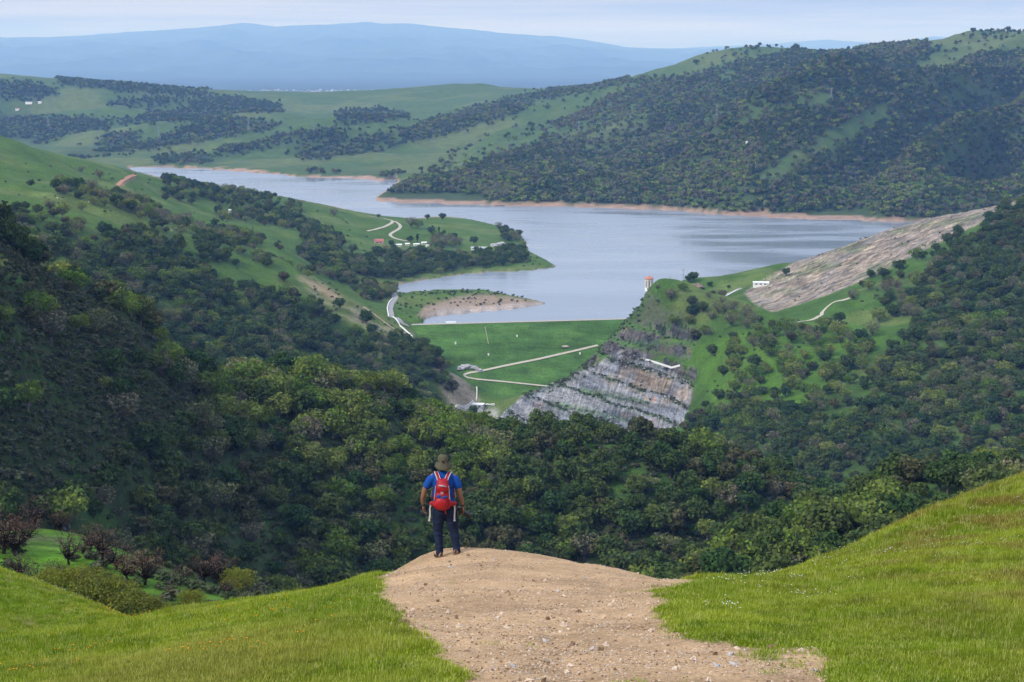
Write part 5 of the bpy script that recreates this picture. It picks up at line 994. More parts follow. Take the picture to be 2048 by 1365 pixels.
def make_tree(seed, H=9.0, R=5.0, base=.28, nc=26, nl=60, ls=.36, spread=.62, up=.35, flat=.8, trunk_r=.38, limbs=6, sub=0, top_fill=.85):
    """trunk mesh data and crown mesh data (leaf sprays in clumps through the crown's volume)"""
    r = np.random.default_rng(seed); m = MB(); cz = H*(base+(1-base)*.5); rz = H*(1-base)*.5
    th = H*base*.9; lean = r.normal(size=2)*.25; m.tube([(0, 0, -1.0), (0, 0, 0), (lean[0]*.5, lean[1]*.5, th*.6), (lean[0], lean[1], th)], [trunk_r*1.35, trunk_r*1.1, trunk_r*.85, trunk_r*.75], 7)
    cl = []
    k = 0
    while len(cl) < nc and k < 4000:
        k += 1; d = r.normal(size=3); d /= np.linalg.norm(d); q = r.uniform(.25, 1)**(.5); d[2] = d[2]*.95+up*.25
        c = np.array((d[0]*R*spread*q*1.15, d[1]*R*spread*q*1.15, cz + d[2]*rz*.78*q)); rad = R*r.uniform(.26, .42)*(1-.25*abs(d[2]))
        if c[2]-rad*.5 < H*base*.75: continue
        if all(np.linalg.norm(c-e[0]) > .50*(rad+e[1])*.75 for e in cl) or k > 1500: cl.append((c, rad))
    fork = np.array((lean[0], lean[1], th))
    order = sorted(range(len(cl)), key=lambda i: cl[i][0][2])
    for i in range(min(limbs, len(cl))):
        c = cl[order[int(i*(len(cl)-1)/max(1, limbs-1))]][0]; pts = limb(m, fork*(.8+.2*r.uniform()), c*.96, trunk_r*.5, trunk_r*.12, r)
        for _ in range(sub): b = pts[r.integers(1, 4)]; e = b + (c-b)*.4 + r.normal(size=3)*R*.28; e[2] = max(e[2], H*base*.6); limb(m, b, e, trunk_r*.16, trunk_r*.05, r, 3, 4)
    P_, Nn, S, Cc = [], [], [], []
    for c, rad in cl:
        n = int(nl*(rad/(R*.34))**2*r.uniform(.8, 1.2)); d = r.normal(size=(n, 3)); d[:, 2] += .35; d /= np.linalg.norm(d, axis=1)[:, None]
        p = c + d*rad*np.array((1, 1, flat))*r.uniform(.62, 1.08, n)[:, None]
        keep = p[:, 2] > H*base*.55; P_.append(p[keep]); nn = d+r.normal(size=(n, 3))*.55; Nn.append((nn/np.linalg.norm(nn, axis=1)[:, None])[keep]); S.append((ls*r.uniform(.6, 1.35, n))[keep]); Cc.append(np.repeat([r.uniform(.75, 1.28)*np.array((r.uniform(.93, 1.1), 1, r.uniform(.9, 1.1)))], n, 0)[keep]*r.uniform(.8, 1.2, (n, 1))[keep])
    P_, Nn, S, Cc = map(np.concatenate, (P_, Nn, S, Cc)); n = len(P_)
    a = np.cross(Nn, r.normal(size=(n, 3))); a /= np.linalg.norm(a, axis=1)[:, None]; b = np.cross(Nn, a); e = S[:, None]
    j = lambda: r.uniform(.7, 1.25, (n, 1))
    V = np.stack([P_-a*e*j()-b*e*j()*.8, P_+a*e*j()-b*e*j()*.8, P_+a*e*j()+b*e*j()*.8, P_-a*e*j()+b*e*j()*.8], 1).reshape(-1, 3)
    F = np.arange(4*n).reshape(-1, 4); return (m.v, m.f), (V, F, np.repeat(Cc, 4, 0))
class Kind:
    def __init__(s, name, leaf, bark, variants):
        s.trunk, s.crown, s.whole = [], [], []
        for kw in variants:
            (tv, tf), (cv, cf, cc) = make_tree(**kw)
            s.trunk.append(mesh(name+'_trunk', tv, tf, [bark], True)); s.crown.append(mesh(name+'_crown', cv, cf, [leaf], False, None, cc))
            nv = len(tv); V = np.concatenate([np.array(tv), cv]); F = [list(f) for f in tf] + (cf+nv).tolist(); col = np.concatenate([np.ones((nv, 3)), cc])
            s.whole.append(mesh(name, V, F, [bark, leaf], False, [0]*len(tf)+[1]*len(cf), col))
KD = {
 'live': Kind('live_oak', LIVE, BARK, [dict(seed=s, H=8.5+s % 3, R=5.3, base=.16, nc=30, nl=52) for s in range(4)]),
 'bronze': Kind('bronze_oak', LIVEB, BARK, [dict(seed=20+s, H=8.0, R=4.9, base=.16, nc=26, nl=50) for s in range(2)]),
 'spring': Kind('leafing_oak', SPRING, PALEB, [dict(seed=40+s, H=9.5, R=5.4, base=.17, nc=30, nl=34, ls=.32, limbs=11, sub=2, spread=.74, up=.1) for s in range(4)]),
 'grey': Kind('budding_oak', GREYL, BARK, [dict(seed=60+s, H=9.0, R=5.4, base=.17, nc=28, nl=26, ls=.26, limbs=14, sub=4, spread=.74) for s in range(2)]),
 'conifer': Kind('cypress', CONIF, BARK, [dict(seed=90, H=14, R=2.6, base=.08, nc=26, nl=26, ls=.34, spread=.55, flat=1.2)]),
 'shrub': Kind('shrub', SAGE, BARK, [dict(seed=100+s, H=2.0, R=1.7, base=.05, nc=9, nl=24, ls=.20, trunk_r=.1, limbs=3, flat=.7) for s in range(4)]),
 'burnt': Kind('burnt_tree', BURN, CHAR, [dict(seed=120+s, H=8.0, R=4.4, base=.22, nc=22, nl=26, ls=.12, limbs=18, sub=7, spread=.8, trunk_r=.34) for s in range(3)]),
 'bush': Kind('bush', BUSH, BARK, [dict(seed=140+s, H=6.0, R=4.2, base=.06, nc=30, nl=130, ls=.105, trunk_r=.2, limbs=8, sub=2, flat=.9) for s in range(2)]),
}
def low(seed, leaf, nc=11, nl=13, ls=1.05):
    (tv, tf), (cv, cf, cc) = make_tree(seed, 8.5, 5.2, .12, nc, nl, ls, limbs=0, trunk_r=.4); nv = len(tv)
    return mesh('far_tree', np.concatenate([np.array(tv), cv]), [list(f) for f in tf] + (cf+nv).tolist(), [BARK, leaf], False, [0]*len(tf)+[1]*len(cf), np.concatenate([np.ones((nv, 3)), cc]))
ORDER = [(k, i) for k in ('live', 'bronze', 'spring', 'grey', 'shrub') for i in range(len(KD[k].whole))]
C_NEAR = src_collection('wood_tree', [KD[k].whole[i] for k, i in ORDER]); IDX = {k: [j for j, (q, i) in enumerate(ORDER) if q == k] for k in ('live', 'bronze', 'spring', 'grey', 'shrub')}
FAR_M = [low(201, LIVE), low(202, LIVE), low(203, LIVEB), low(204, SPRING), low(205, GREYL)]; C_FAR = src_collection('far_wood_tree', FAR_M); FIDX = {'live': [0, 1], 'bronze': [2], 'spring': [3], 'grey': [4]}
SCUM = np.maximum.accumulate(TZ/TY, 0)
FSM = (FZ/FYY).max(0)                              # the spur's own brow hides the low ground behind it
def seen(x, y, z, h, extra=.012):
    u = x/y; i = np.clip(((u-UCOL[0])/(UCOL[1]-UCOL[0])).astype(int), 0, len(UCOL)-1); j = np.clip(np.searchsorted(SROW, np.log(y))-1, 0, len(SROW)-1)
    k = np.clip(((u-FU[0])/(FU[1]-FU[0])).astype(int), 0, len(FU)-1); s = (z+h)/y
    return (s > SCUM[j, i] - 4/y) & (s > FSM[k]-extra) & (np.abs(u) < .345)
def plant(y0, y1, sp, bm, xsel=None, hcap=12.0, nz_scale=70, nz_amt=.35, seed=0):
    r = np.random.default_rng(1000+seed); gx = np.arange(-.36*y1, .36*y1, sp); gy = np.arange(y0, y1, sp); X, Y = np.meshgrid(gx, gy); X = X + sp*.5*(np.arange(len(gy)) % 2)[:, None]
    X = (X+r.uniform(-.42, .42, X.shape)*sp).ravel(); Y = (Y+r.uniform(-.42, .42, Y.shape)*sp).ravel(); k = np.abs(X/Y) < .35
    if xsel is not None: k &= xsel(X, Y)
    X, Y = X[k], Y[k]; Z = ground(X, Y); k = (Z > WL+np.where(Y > 3140, 6.2, 3.5)) | ((Y < 2000) & (Z < 1e9)) & ((Z > WL+3) | (Y < 1900)); X, Y, Z = X[k], Y[k], Z[k]
    k = seen(X, Y, Z, hcap); X, Y, Z = X[k], Y[k], Z[k]; px, py = proj(X, Y, Z); D, S = bm
    asp = ss(-.02, .22, (ground(X+45, Y)-ground(X-45, Y))/90) if y0 >= 3100 else 0*X      # sunnier left-facing flanks carry lighter, thinner woods
    if y0 >= 3100: d0 = (1-.14*asp)*(1-.60*ss(.88, .99, far_ridge(X, Y))*ss(-700, 200, X)*ss(3900, 4200, Y))
    else: d0 = 1.0
    d = d0*samp(D, px, py)*(1-nz_amt+nz_amt*ss(-.45, .25, fbm(X/nz_scale, Y/nz_scale, 3, 161+seed)))
    k = r.uniform(size=len(X)) < d; X, Y, Z, px, py, asp = X[k], Y[k], Z[k], px[k], py[k], asp[k]
    names = ['live', 'bronze', 'spring', 'grey']; w_ = np.stack([samp(S[n], px, py) for n in names]); pn = ss(-.6, .6, fbm(X/45, Y/45, 2, 171+seed)); w_[2] *= .4+1.2*pn; w_[0] *= 1.5-pn; w_[0] *= 1.25-.75*asp; w_[2] *= .55+1.0*asp; w_[3] *= .6+1.0*asp; cum = np.cumsum(w_/w_.sum(0), 0); q = r.uniform(size=len(X)); ki = (q[None] > cum).sum(0).clip(0, 3)
    return dict(x=X, y=Y, z=Z, k=ki, px=px, py=py, r=r)
NAMES = ['live', 'bronze', 'spring', 'grey']
NB=1
BANDS = [('near', plant(480, 1010, 7.4, near, None, 12, 45, .45, 1)), ('left', plant(1010, 2250, 9.0, mid_l, lambda x, y: x < -15+0*y, 12, 70, .4, 2)), ('right', plant(1010, 2250, 9.5, right, lambda x, y: x > 60, 12, 70, .4, 3)), ('farm', plant(2250, 3290, 10.5, farm, lambda x, y: x < 150, 12, 80, .3, 4)), ('far', plant(3150, 8800, 9.2, farb, lambda x, y: (y >= 3300) | (x > 150), 12, 160, .34, 5))]
SIZE = {'near': (.62, 1.75), 'left': (.8, 1.65), 'right': (.8, 1.65), 'farm': (.9, 1.6), 'far': (.8, 1.6)}
BANDLAB = {'near': 'mixed oak wood covering the near canyon slope', 'left': 'dark oak wood on the slope left of the dam', 'right': 'oak wood over the hillside right of the dam', 'farm': 'oak wood along the shore of the farm point', 'far': 'hazy woods in the gullies of the far hills'}
def whereabouts(b, px, py):
    if b == 'near':
        if px > 1440 and py > 1000: return 'low right of the trail end'
        if py < 640 and px < 300: return 'on the high brushy ridge'
        if 820 < px < 980 and 890 < py < 1110: return 'directly behind the hiker'
        if px < 420: return 'on the brushy slope' if py < 900 else 'low on the left canyon slope'
        if 1000 < px < 1370 and py < 930: return 'on the brow below the quarry'
        if px < 820: return 'left of the hiker' if py > 900 else 'along the near ridge crest'
        return 'on slope right of the hiker'
    if b == 'left': return 'on the slope left of the dam'
    if b == 'right': return 'on hillside right of quarry'
    return 'on the lakeside farm point'
LOOK = {'live': ('live_oak', 'dark round live oak'), 'bronze': ('live_oak', 'bronze tinted oak'), 'spring': ('leafing_oak', 'pale leafing oak'), 'grey': ('budding_oak', 'grey budding oak')}
def tree_thing(name, label, kind, var, loc, s, rz, group, cat='tree', hs=1.0):
    e = empty(name, loc, rz); e.scale = (s, s, s*hs); tag(e, label, cat, group); obj('trunk', KD[kind].trunk[var], e); obj('crown', KD[kind].crown[var], e); return e
cand = []
for bn, b in BANDS:
    n = len(b['x']); lo, hi = SIZE[bn]; b['s'] = (lo+(hi-lo)*b['r'].beta(1.3, 1.7, n)*1.12)*np.array([1.0, .92, 1.05, 1.02])[b['k']]; b['rz'] = b['r'].uniform(0, 6.28, n); b['v'] = b['r'].integers(0, 1000, n)
    if bn != 'far':
        vis = (b['px'] > 5) & (b['px'] < 2043) & (b['py'] < 1330) & seen(b['x'], b['y'], b['z'], 5.0*b['s'], -.001)
        cand += [(b['s'][i]/b['y'][i], bn, i) for i in np.where(vis)[0]]
cand.sort(reverse=True); TOP = cand[:262]; single = {}
ORD = 'first second third fourth fifth sixth seventh eighth ninth tenth eleventh twelfth thirteenth fourteenth fifteenth sixteenth seventeenth eighteenth nineteenth twentieth'.split() + ['twenty-'+q for q in 'first second third fourth fifth sixth seventh eighth ninth'.split()] + ['thirtieth'] + ['thirty-'+q for q in 'first second third fourth fifth sixth seventh eighth ninth'.split()] + ['fortieth'] + ['forty-'+q for q in 'first second third fourth fifth sixth seventh eighth ninth'.split()] + ['fiftieth']
GRP = {}
for _, bn, i in TOP: single.setdefault(bn, set()).add(i)
for bn, b in BANDS:
    n = len(b['x']); pick = single.get(bn, set()); names = [NAMES[k] for k in b['k']]
    for i in sorted(pick):
        k = names[i]; nm, lk = LOOK[k]; wh = whereabouts(bn, b['px'][i], b['py'][i]); sz = 'large ' if b['s'][i] > 1.28 else ''
        GRP.setdefault((sz+lk, wh), []).append((float(b['px'][i]), nm, k, int(b['v'][i]) % len(KD[k].trunk), (b['x'][i], b['y'][i], b['z'][i]-.2), float(b['s'][i]), float(b['rz'][i])))
    rest = np.array([i for i in range(n) if i not in pick]); src = FIDX if bn == 'far' else IDX
    ix = np.array([src[names[i]][int(b['v'][i]) % len(src[names[i]])] for i in rest]); s = b['s'][rest]; hh = b['r'].uniform(.85, 1.2, len(rest))
    scatter({'near': 'canyon_wood', 'left': 'left_wood', 'right': 'right_wood', 'farm': 'shore_wood', 'far': 'far_woods'}[bn], BANDLAB[bn], 'wood', np.c_[b['x'], b['y'], b['z']-.3][rest], np.c_[s, s, s*hh], b['rz'][rest], ix, C_FAR if bn == 'far' else C_NEAR)
for (lk, wh), mem in GRP.items():
    mem.sort(key=lambda q: q[0])
    for j, (_, nm, k, v, loc, s, rz) in enumerate(mem):
        lab = lk+' '+wh if len(mem) == 1 else ('leftmost ' if j == 0 else 'rightmost ' if j == len(mem)-1 else ORD[j]+' from left ')+lk+' '+wh
        tree_thing(nm, lab, k, v, loc, s, rz, lk+'s '+wh)
# -- brush
def brush(name, label, y0, y1, sp, items, lo, hi, seed, xsel=None, cat='brush'):
    b = plant(y0, y1, sp, bandmap(0, [(p, d, None) for p, d in items]), xsel, 3, 25, .5, seed); n = len(b['x']); r = b['r']
    if n: s = r.uniform(lo, hi, n); scatter(name, label, cat, np.c_[b['x'], b['y'], b['z']-.15], np.c_[s*1.2, s*1.2, s], r.uniform(0, 6.28, n), np.array(IDX['shrub'])[r.integers(0, 4, n)], C_NEAR)
brush('chaparral', 'dark grey green chaparral brush on the left canyon slope', 480, 960, 2.1, [(CHAP, 1.0)], .6, 1.6, 11)
brush('canyon_undergrowth', 'low brush filling gaps between the oaks of the canyon', 480, 1000, 3.3, [([(250,640),(700,780),(1350,860),(1700,1060),(2180,980),(2180,1300),(200,1300)], .95)], .6, 1.5, 12)
brush('burnt_knoll_brush', 'scorched low scrub on the burnt knoll at lower left', 165, 330, 2.4, [([(180,1080),(330,1130),(520,1195),(500,1290),(150,1250),(100,1180)], .55), ([(-100,1100),(60,1080),(150,1150),(60,1200),(-100,1200)], .25)], .4, .85, 13)
brush('quarry_brush', 'dark brush on the ledges and left edge of the quarried knoll', 1640, 1960, 4.5, [([(1180,700),(1300,570),(1320,600),(1240,690),(1150,765),(1060,792),(1040,785),(1120,745)], .8), ([(1245,655),(1395,648),(1400,676),(1245,690)], .35), ([(1235,690),(1400,690),(1330,714),(1240,745)], .4), ([(1150,785),(1300,800),(1300,812),(1160,790)], .5), ([(1100,806),(1256,838),(1256,848),(1100,816)], .5), ([(1300,735),(1385,760),(1390,780),(1340,765)], .4)], .5, 1.4, 14, lambda x, y: x > 10)
brush('shore_brush', 'scrub dotted over the spit and abutment flat', 2000, 2420, 6.0, [([(800,585),(960,578),(1060,595),(1040,606),(900,602),(850,620),(830,640),(800,632)], .3), ([(850,606),(960,592),(1050,602),(960,616),(880,618)], .22)], .5, 1.5, 15)
brush('slope_brush', 'low dark scrub scattered on grass hillsides by the dam', 1500, 3250, 11.0, [([(0,280),(240,350),(560,400),(700,440),(780,500),(700,560),(560,560),(300,560),(0,480)], .05), ([(600,550),(800,650),(780,700),(620,600)], .5), ([(1700,610),(1850,530),(2000,440),(2100,560),(1800,640)], .4), ([(1450,640),(1700,640),(1600,760),(1400,800)], .25), ([(1060,505),(1115,535),(1060,540),(1030,525)], .6)], .6, 1.6, 16)
brush('rock_face_brush', 'tufts of scrub on the bare cut slope', 1900, 2350, 8.0, [(CUT, .05)], .5, 1.1, 17, lambda x, y: x > 200)
def ledge_brush():
    r = np.random.default_rng(77); sel = np.argwhere((tread > .55) & (PXT > 990) & (PXT < 1390)); sel = sel[r.permutation(len(sel))[:620]]; j, i = sel[:, 0], sel[:, 1]
    x = TX[j, i]+r.uniform(-1.5, 1.5, len(j)); y = TY[j, i]+r.uniform(-1.5, 1.5, len(j)); z = ground(x, y); s = r.uniform(.35, 1.0, len(j))
    scatter('ledge_brush', 'green scrub growing along the quarry benches', 'brush', np.c_[x, y, z-.1], np.c_[s*1.3, s*1.3, s], r.uniform(0, 6.28, len(j)), np.array(IDX['shrub'])[r.integers(0, 4, len(j))], C_NEAR)
    sel = np.argwhere((ss(.3, .6, M_Q2) > .5)); sel = sel[r.permutation(len(sel))[:1500]]; j, i = sel[:, 0], sel[:, 1]; x = TX[j, i]; y = TY[j, i]; s = .35+1.5*r.uniform(size=len(j))**3
    rk = []
    for sd in range(4):
        b = MB(); b.ell((0, 0, 0), (1, 1, 1), 7, 5); v = np.array(b.v); q = np.random.default_rng(sd); v = v*(1+.3*q.normal(size=(len(v), 1)))*np.array((1, .8, .8)); b.v = [tuple(t_) for t_ in v]; rk.append(b.mesh('rubble', [mat_simple('rubble_rock', (.27, .26, .26), .95, .1, .4, .6)]))
    scatter('rock_rubble', 'loose blocks and rubble lying on the quarry face', 'rubble', np.c_[x, y, ground(x, y)], s, r.uniform(0, 6.28, (len(j), 3)), r.integers(0, 4, len(j)), src_collection('rubble_block', rk))
ledge_brush()
# -- trees and bushes that stand alone
def lone(px, py, kind, var, s, lb, y0, y1, name=None, group=None, cat='tree', hs=1.0):
    p = at(px, py, y0, y1); tree_thing(name or {'live': 'live_oak', 'bronze': 'live_oak', 'spring': 'leafing_oak', 'grey': 'budding_oak', 'conifer': 'cypress', 'burnt': 'burnt_tree', 'bush': 'bush', 'shrub': 'shrub'}[kind], lb, kind, var, (p[0], p[1], p[2]-.15), s, (px*7) % 6.28, group, cat, hs)
for a in ((1387, 563, 'live', 1, 1.35, 'dark spreading oak clump on the mound behind the knoll', 1900, 2200), (1378, 566, 'live', 2, 1.1, 'smaller dark oak leaning left of the mound clump', 1900, 2200), (1420, 574, 'live', 0, .8, 'low dark tree at the right end of the rocky mound', 1900, 2200), (1457, 577, 'live', 3, .5, 'little dark tree alone on the flat before the spillway road', 1900, 2200), (1572, 553, 'live', 2, 1.1, 'dark tree standing at the foot of the bare cut slope', 1980, 2200), (1342, 600, 'grey', 0, 1.5, 'broad dome shaped oak on the knoll top below the poles', 1700, 1900), (1366, 583, 'spring', 1, 1.1, 'spreading pale oak at the crest of the knoll', 1700, 1900), (1386, 632, 'live', 0, 1.5, 'dark oak on the right flank of the knoll', 1700, 1900), (1384, 612, 'bronze', 1, 1.35, 'bronze oak just above the dark oak on the knoll', 1700, 1900), (1422, 640, 'grey', 1, 1.2, 'grey budding oak in the hollow right of the knoll', 1650, 1900), (1463, 655, 'grey', 0, 1.9, 'big grey brown oak below the spillway road', 1650, 1900), (1498, 632, 'grey', 1, 1.5, 'dark limbed oak against the spillway road', 1700, 1900), (1445, 608, 'grey', 0, .9, 'thin bare oak beside the bend of the spillway road', 1700, 1950), (1418, 596, 'grey', 1, .8, 'small bare oak on the knoll skyline', 1700, 1900), (1315, 578, 'grey', 0, .6, 'spindly bare shrub oak next to the tower', 1750, 1900),
  (1706, 600, 'grey', 1, 1.4, 'round lone oak on the saddle by the dirt track', 1650, 1950), (1836, 602, 'live', 3, 1.9, 'compact very dark oak right of the saddle meadow', 1600, 1950), (1756, 646, 'spring', 2, 1.8, 'broad pale oak at the edge of the saddle meadow', 1600, 1850), (1745, 672, 'grey', 0, 1.6, 'leafless grey oak below the broad pale oak', 1600, 1850), (1508, 738, 'live', 2, 1.5, 'dark oak alone among pale oaks on the grassy nose', 1550, 1800), (1682, 765, 'live', 0, 1.1, 'narrow dark oak in the clearing on the right hillside', 1450, 1700),
  (822, 456, 'grey', 0, 2.2, 'great spreading grey green tree by the farm road bend', 2600, 3300), (836, 458, 'spring', 1, 1.9, 'pale companion of the great farm tree', 2600, 3300), (885, 441, 'live', 1, 1.5, 'dark tree on the far edge of the farm point', 2900, 3400), (855, 440, 'live', 2, 1.1, 'low dark tree against the water behind the great farm tree', 2900, 3400), (996, 458, 'grey', 1, 1.45, 'bare grey oak near the tip of the farm point skyline', 2700, 3300), (835, 486, 'conifer', 0, 1.25, 'tall narrow dark cypress in the farmstead', 2500, 3200), (820, 485, 'live', 0, 1.3, 'dark broad tree beside the cypress in the farmstead', 2500, 3200), (865, 464, 'conifer', 0, .95, 'dark conifer on the farm meadow slope', 2600, 3300), (878, 467, 'conifer', 0, .95, 'fuller dark conifer right of the meadow conifer', 2600, 3300), (888, 468, 'live', 3, .8, 'low dark tree below the meadow conifers', 2600, 3300), (948, 490, 'live', 1, 1.55, 'dark dense tree behind the long white house', 2500, 3200), (1025, 476, 'grey', 0, 1.6, 'grey green tree at the bank of the farm point', 2600, 3200), (669, 433, 'grey', 1, 1.6, 'lone round oak on the hill skyline above the lake', 2500, 3300), (757, 436, 'live', 0, .8, 'small green tree on the shore skyline near the farm road', 2900, 3400),
  (62, 376, 'live', 2, 1.0, 'small dark tree alone on the upper left pasture', 1800, 2300), (200, 359, 'grey', 1, 1.7, 'grey oak in the fold of the upper left hill', 2200, 2700), (163, 345, 'grey', 0, 1.1, 'small grey oak in the fold above the larger one', 2200, 2800), (100, 421, 'grey', 0, 1.35, 'round grey oak on the face of the flat topped hill', 1500, 1800), (86, 446, 'spring', 0, 1.3, 'leaning pale oak below the round grey oak', 1500, 1800), (245, 420, 'spring', 2, 1.5, 'leafing oak at the right shoulder of the flat topped hill', 1700, 2300), (319, 440, 'grey', 1, 1.6, 'grey spreading oak by itself on the left slope', 1700, 2300), (378, 450, 'spring', 0, 1.3, 'pale oak alone on the grass below the tank trees', 1800, 2500),
  (1946, 67, 'live', 1, 2.0, 'lone dark tree on the skyline at far right', 5000, 5900), (2016, 62, 'live', 0, 2.2, 'skyline tree nearest the upper right corner', 5000, 5900), (1968, 75, 'live', 3, 1.9, 'dark tree just below the skyline at upper right', 4900, 5800), (1592, 101, 'live', 2, 2.4, 'dark tree at the right end of the bald hilltop', 5000, 6100), (1392, 131, 'live', 1, 2.2, 'small dark tree on the left slope of the bald hilltop', 5000, 6100)):
    lone(*a)
BT = ((8, 1108, 0, 1.35, 'charred black limbed oak at the left edge of the picture', 1.1), (30, 1112, 1, 1.2, 'charred oak with twisted trunk left of the burnt knoll', 1.0), (52, 1090, 2, 1.0, 'black trunked burnt oak leaning on the left flank of the knoll', 1.0), (72, 1058, 0, 1.15, 'tall scorched brown tree on top of the burnt knoll', 1.1), (121, 1060, 1, .75, 'small pale scorched tree on the knoll crest', 1.0), (138, 1130, 2, .95, 'burnt tree in the middle of the green knoll face', 1.1), (180, 1105, 0, 1.0, 'scorched tree at the right shoulder of the knoll', 1.0), (205, 1120, 1, 1.15, 'dark scorched tree descending the right side of the knoll', 1.0), (232, 1140, 2, 1.0, 'rust brown burnt tree below the knoll shoulder', .9), (255, 1160, 0, .95, 'scorched bushy tree behind the yellow green bush', .9), (290, 1170, 1, 1.15, 'reddish brown oak right of the yellow green bush', 1.0), (40, 1160, 1, .95, 'burnt tree just above the grass at lower left', .9), (75, 1175, 2, .9, 'tangled burnt tree between knoll and grass hump', .9), (110, 1170, 0, .9, 'burnt leafless tree left of the small yellow bush', .9), (410, 1165, 2, 1.1, 'rusty leaved oak standing on the right spur of the knoll', .9), (440, 1160, 1, 1.2, 'larger rusty oak right of the knoll spur', .95), (360, 1168, 0, .75, 'small pale brown tree between the rusty oaks', .9), (345, 1195, 2, .5, 'small dark burnt shrub on the green gully side', .9), (455, 1190, 0, .7, 'low scorched tree at the foot of the rusty oaks', .8))
for x, y, v, s, lb, hs in BT: lone(x, y, 'burnt', v, s*.58, lb, 190, 330, None, 'burnt trees on the lower left knoll', 'tree', hs)
for x, y, v, s, lb in ((190, 1222, 0, .92, 'large yellow green bush below the burnt knoll'), (232, 1230, 1, .85, 'yellow green bush right of the largest bush'), (98, 1188, 1, .62, 'small bright yellow bush at the edge of the grass hump'), (150, 1205, 0, .85, 'low yellow green bush left of the largest bush'), (265, 1240, 1, .7, 'olive bush at the gully end of the bushes'), (300, 1245, 0, .6, 'low olive scrub bush by the gully'), (330, 1248, 1, .5, 'last low bush before the grass slope'), (385, 1225, 0, .55, 'pale bush on the right bank of the gully'), (480, 1190, 1, .75, 'pale green bush beside the rusty oaks')): lone(x, y, 'bush', v, s, lb, 110, 330, None, 'yellow green bushes below the burnt knoll', 'bush')
# ================================================================== THE HIKER
SKIN = mat_simple('brown_skin', (.20, .095, .055), .55, .35, .12, 30); SHIRT = mat_simple('blue_shirt', (.010, .060, .27), .85, .1, .18, 14, .5); JEANS = mat_simple('navy_trousers', (.014, .022, .050), .9, .1, .35, 10, .6); KHAKI = mat_simple('olive_hat_cloth', (.085, .078, .052), .9, .05, .2, 20, .3); HATB = mat_simple('dark_hat_band', (.022, .022, .018), .8, .1)
SHOE = mat_simple('tan_suede', (.33, .20, .13), .9, .1, .25, 40, .3); SOLE = mat_simple('dark_sole', (.05, .04, .035), .9, .1); PACK = mat_simple('red_nylon', (.27, .004, .010), .55, .3, .18, 18, .5); PACK2 = mat_simple('bright_red_nylon', (.34, .006, .013), .5, .35, .12, 20, .4); NAVY = mat_simple('blue_mesh_cloth', (.012, .05, .22), .8, .2); GREYZ = mat_simple('grey_zip_panel', (.30, .27, .29), .6, .3); WEB = mat_simple('white_webbing', (.50, .46, .45), .7, .2); BLKP = mat_simple('black_camera_plastic', (.010, .010, .011), .45, .4); BLKM = mat_simple('black_hair', (.012, .010, .009), .6, .3); CREAM = mat_simple('orange_tab', (.60, .34, .12), .6, .2)
def blob(name, mb, mat, parent, vox=.008, smooth=3, it=1.0):
    o = mb.build(name, mat, parent, True); m = o.modifiers.new('skin', 'REMESH'); m.mode = 'VOXEL'; m.voxel_size = vox; m.use_smooth_shade = True
    s = o.modifiers.new('soft', 'SMOOTH'); s.factor = .5*it; s.iterations = smooth; return o
def sweep(m, pts, rad, n=12): # smooth limb through joints
    P3 = np.array(pts, float); t = np.linspace(0, len(P3)-1, 6*(len(P3)-1)+1); i = np.clip(t.astype(int), 0, len(P3)-2); f = (t-i)[:, None]; Q = np.vstack([2*P3[0]-P3[1], P3, 2*P3[-1]-P3[-2]]); p0, p1, p2, p3 = Q[i], Q[i+1], Q[i+2], Q[i+3]
    c = .5*((2*p1)+(-p0+p2)*f+(2*p0-5*p1+4*p2-p3)*f**2+(-p0+3*p1-3*p2+p3)*f**3); r = np.interp(t, np.arange(len(rad)), rad); m.tube(list(c), list(r), n)
    m.ell(c[0], (r[0],)*3, 10, 7); m.ell(c[-1], (r[-1],)*3, 10, 7)
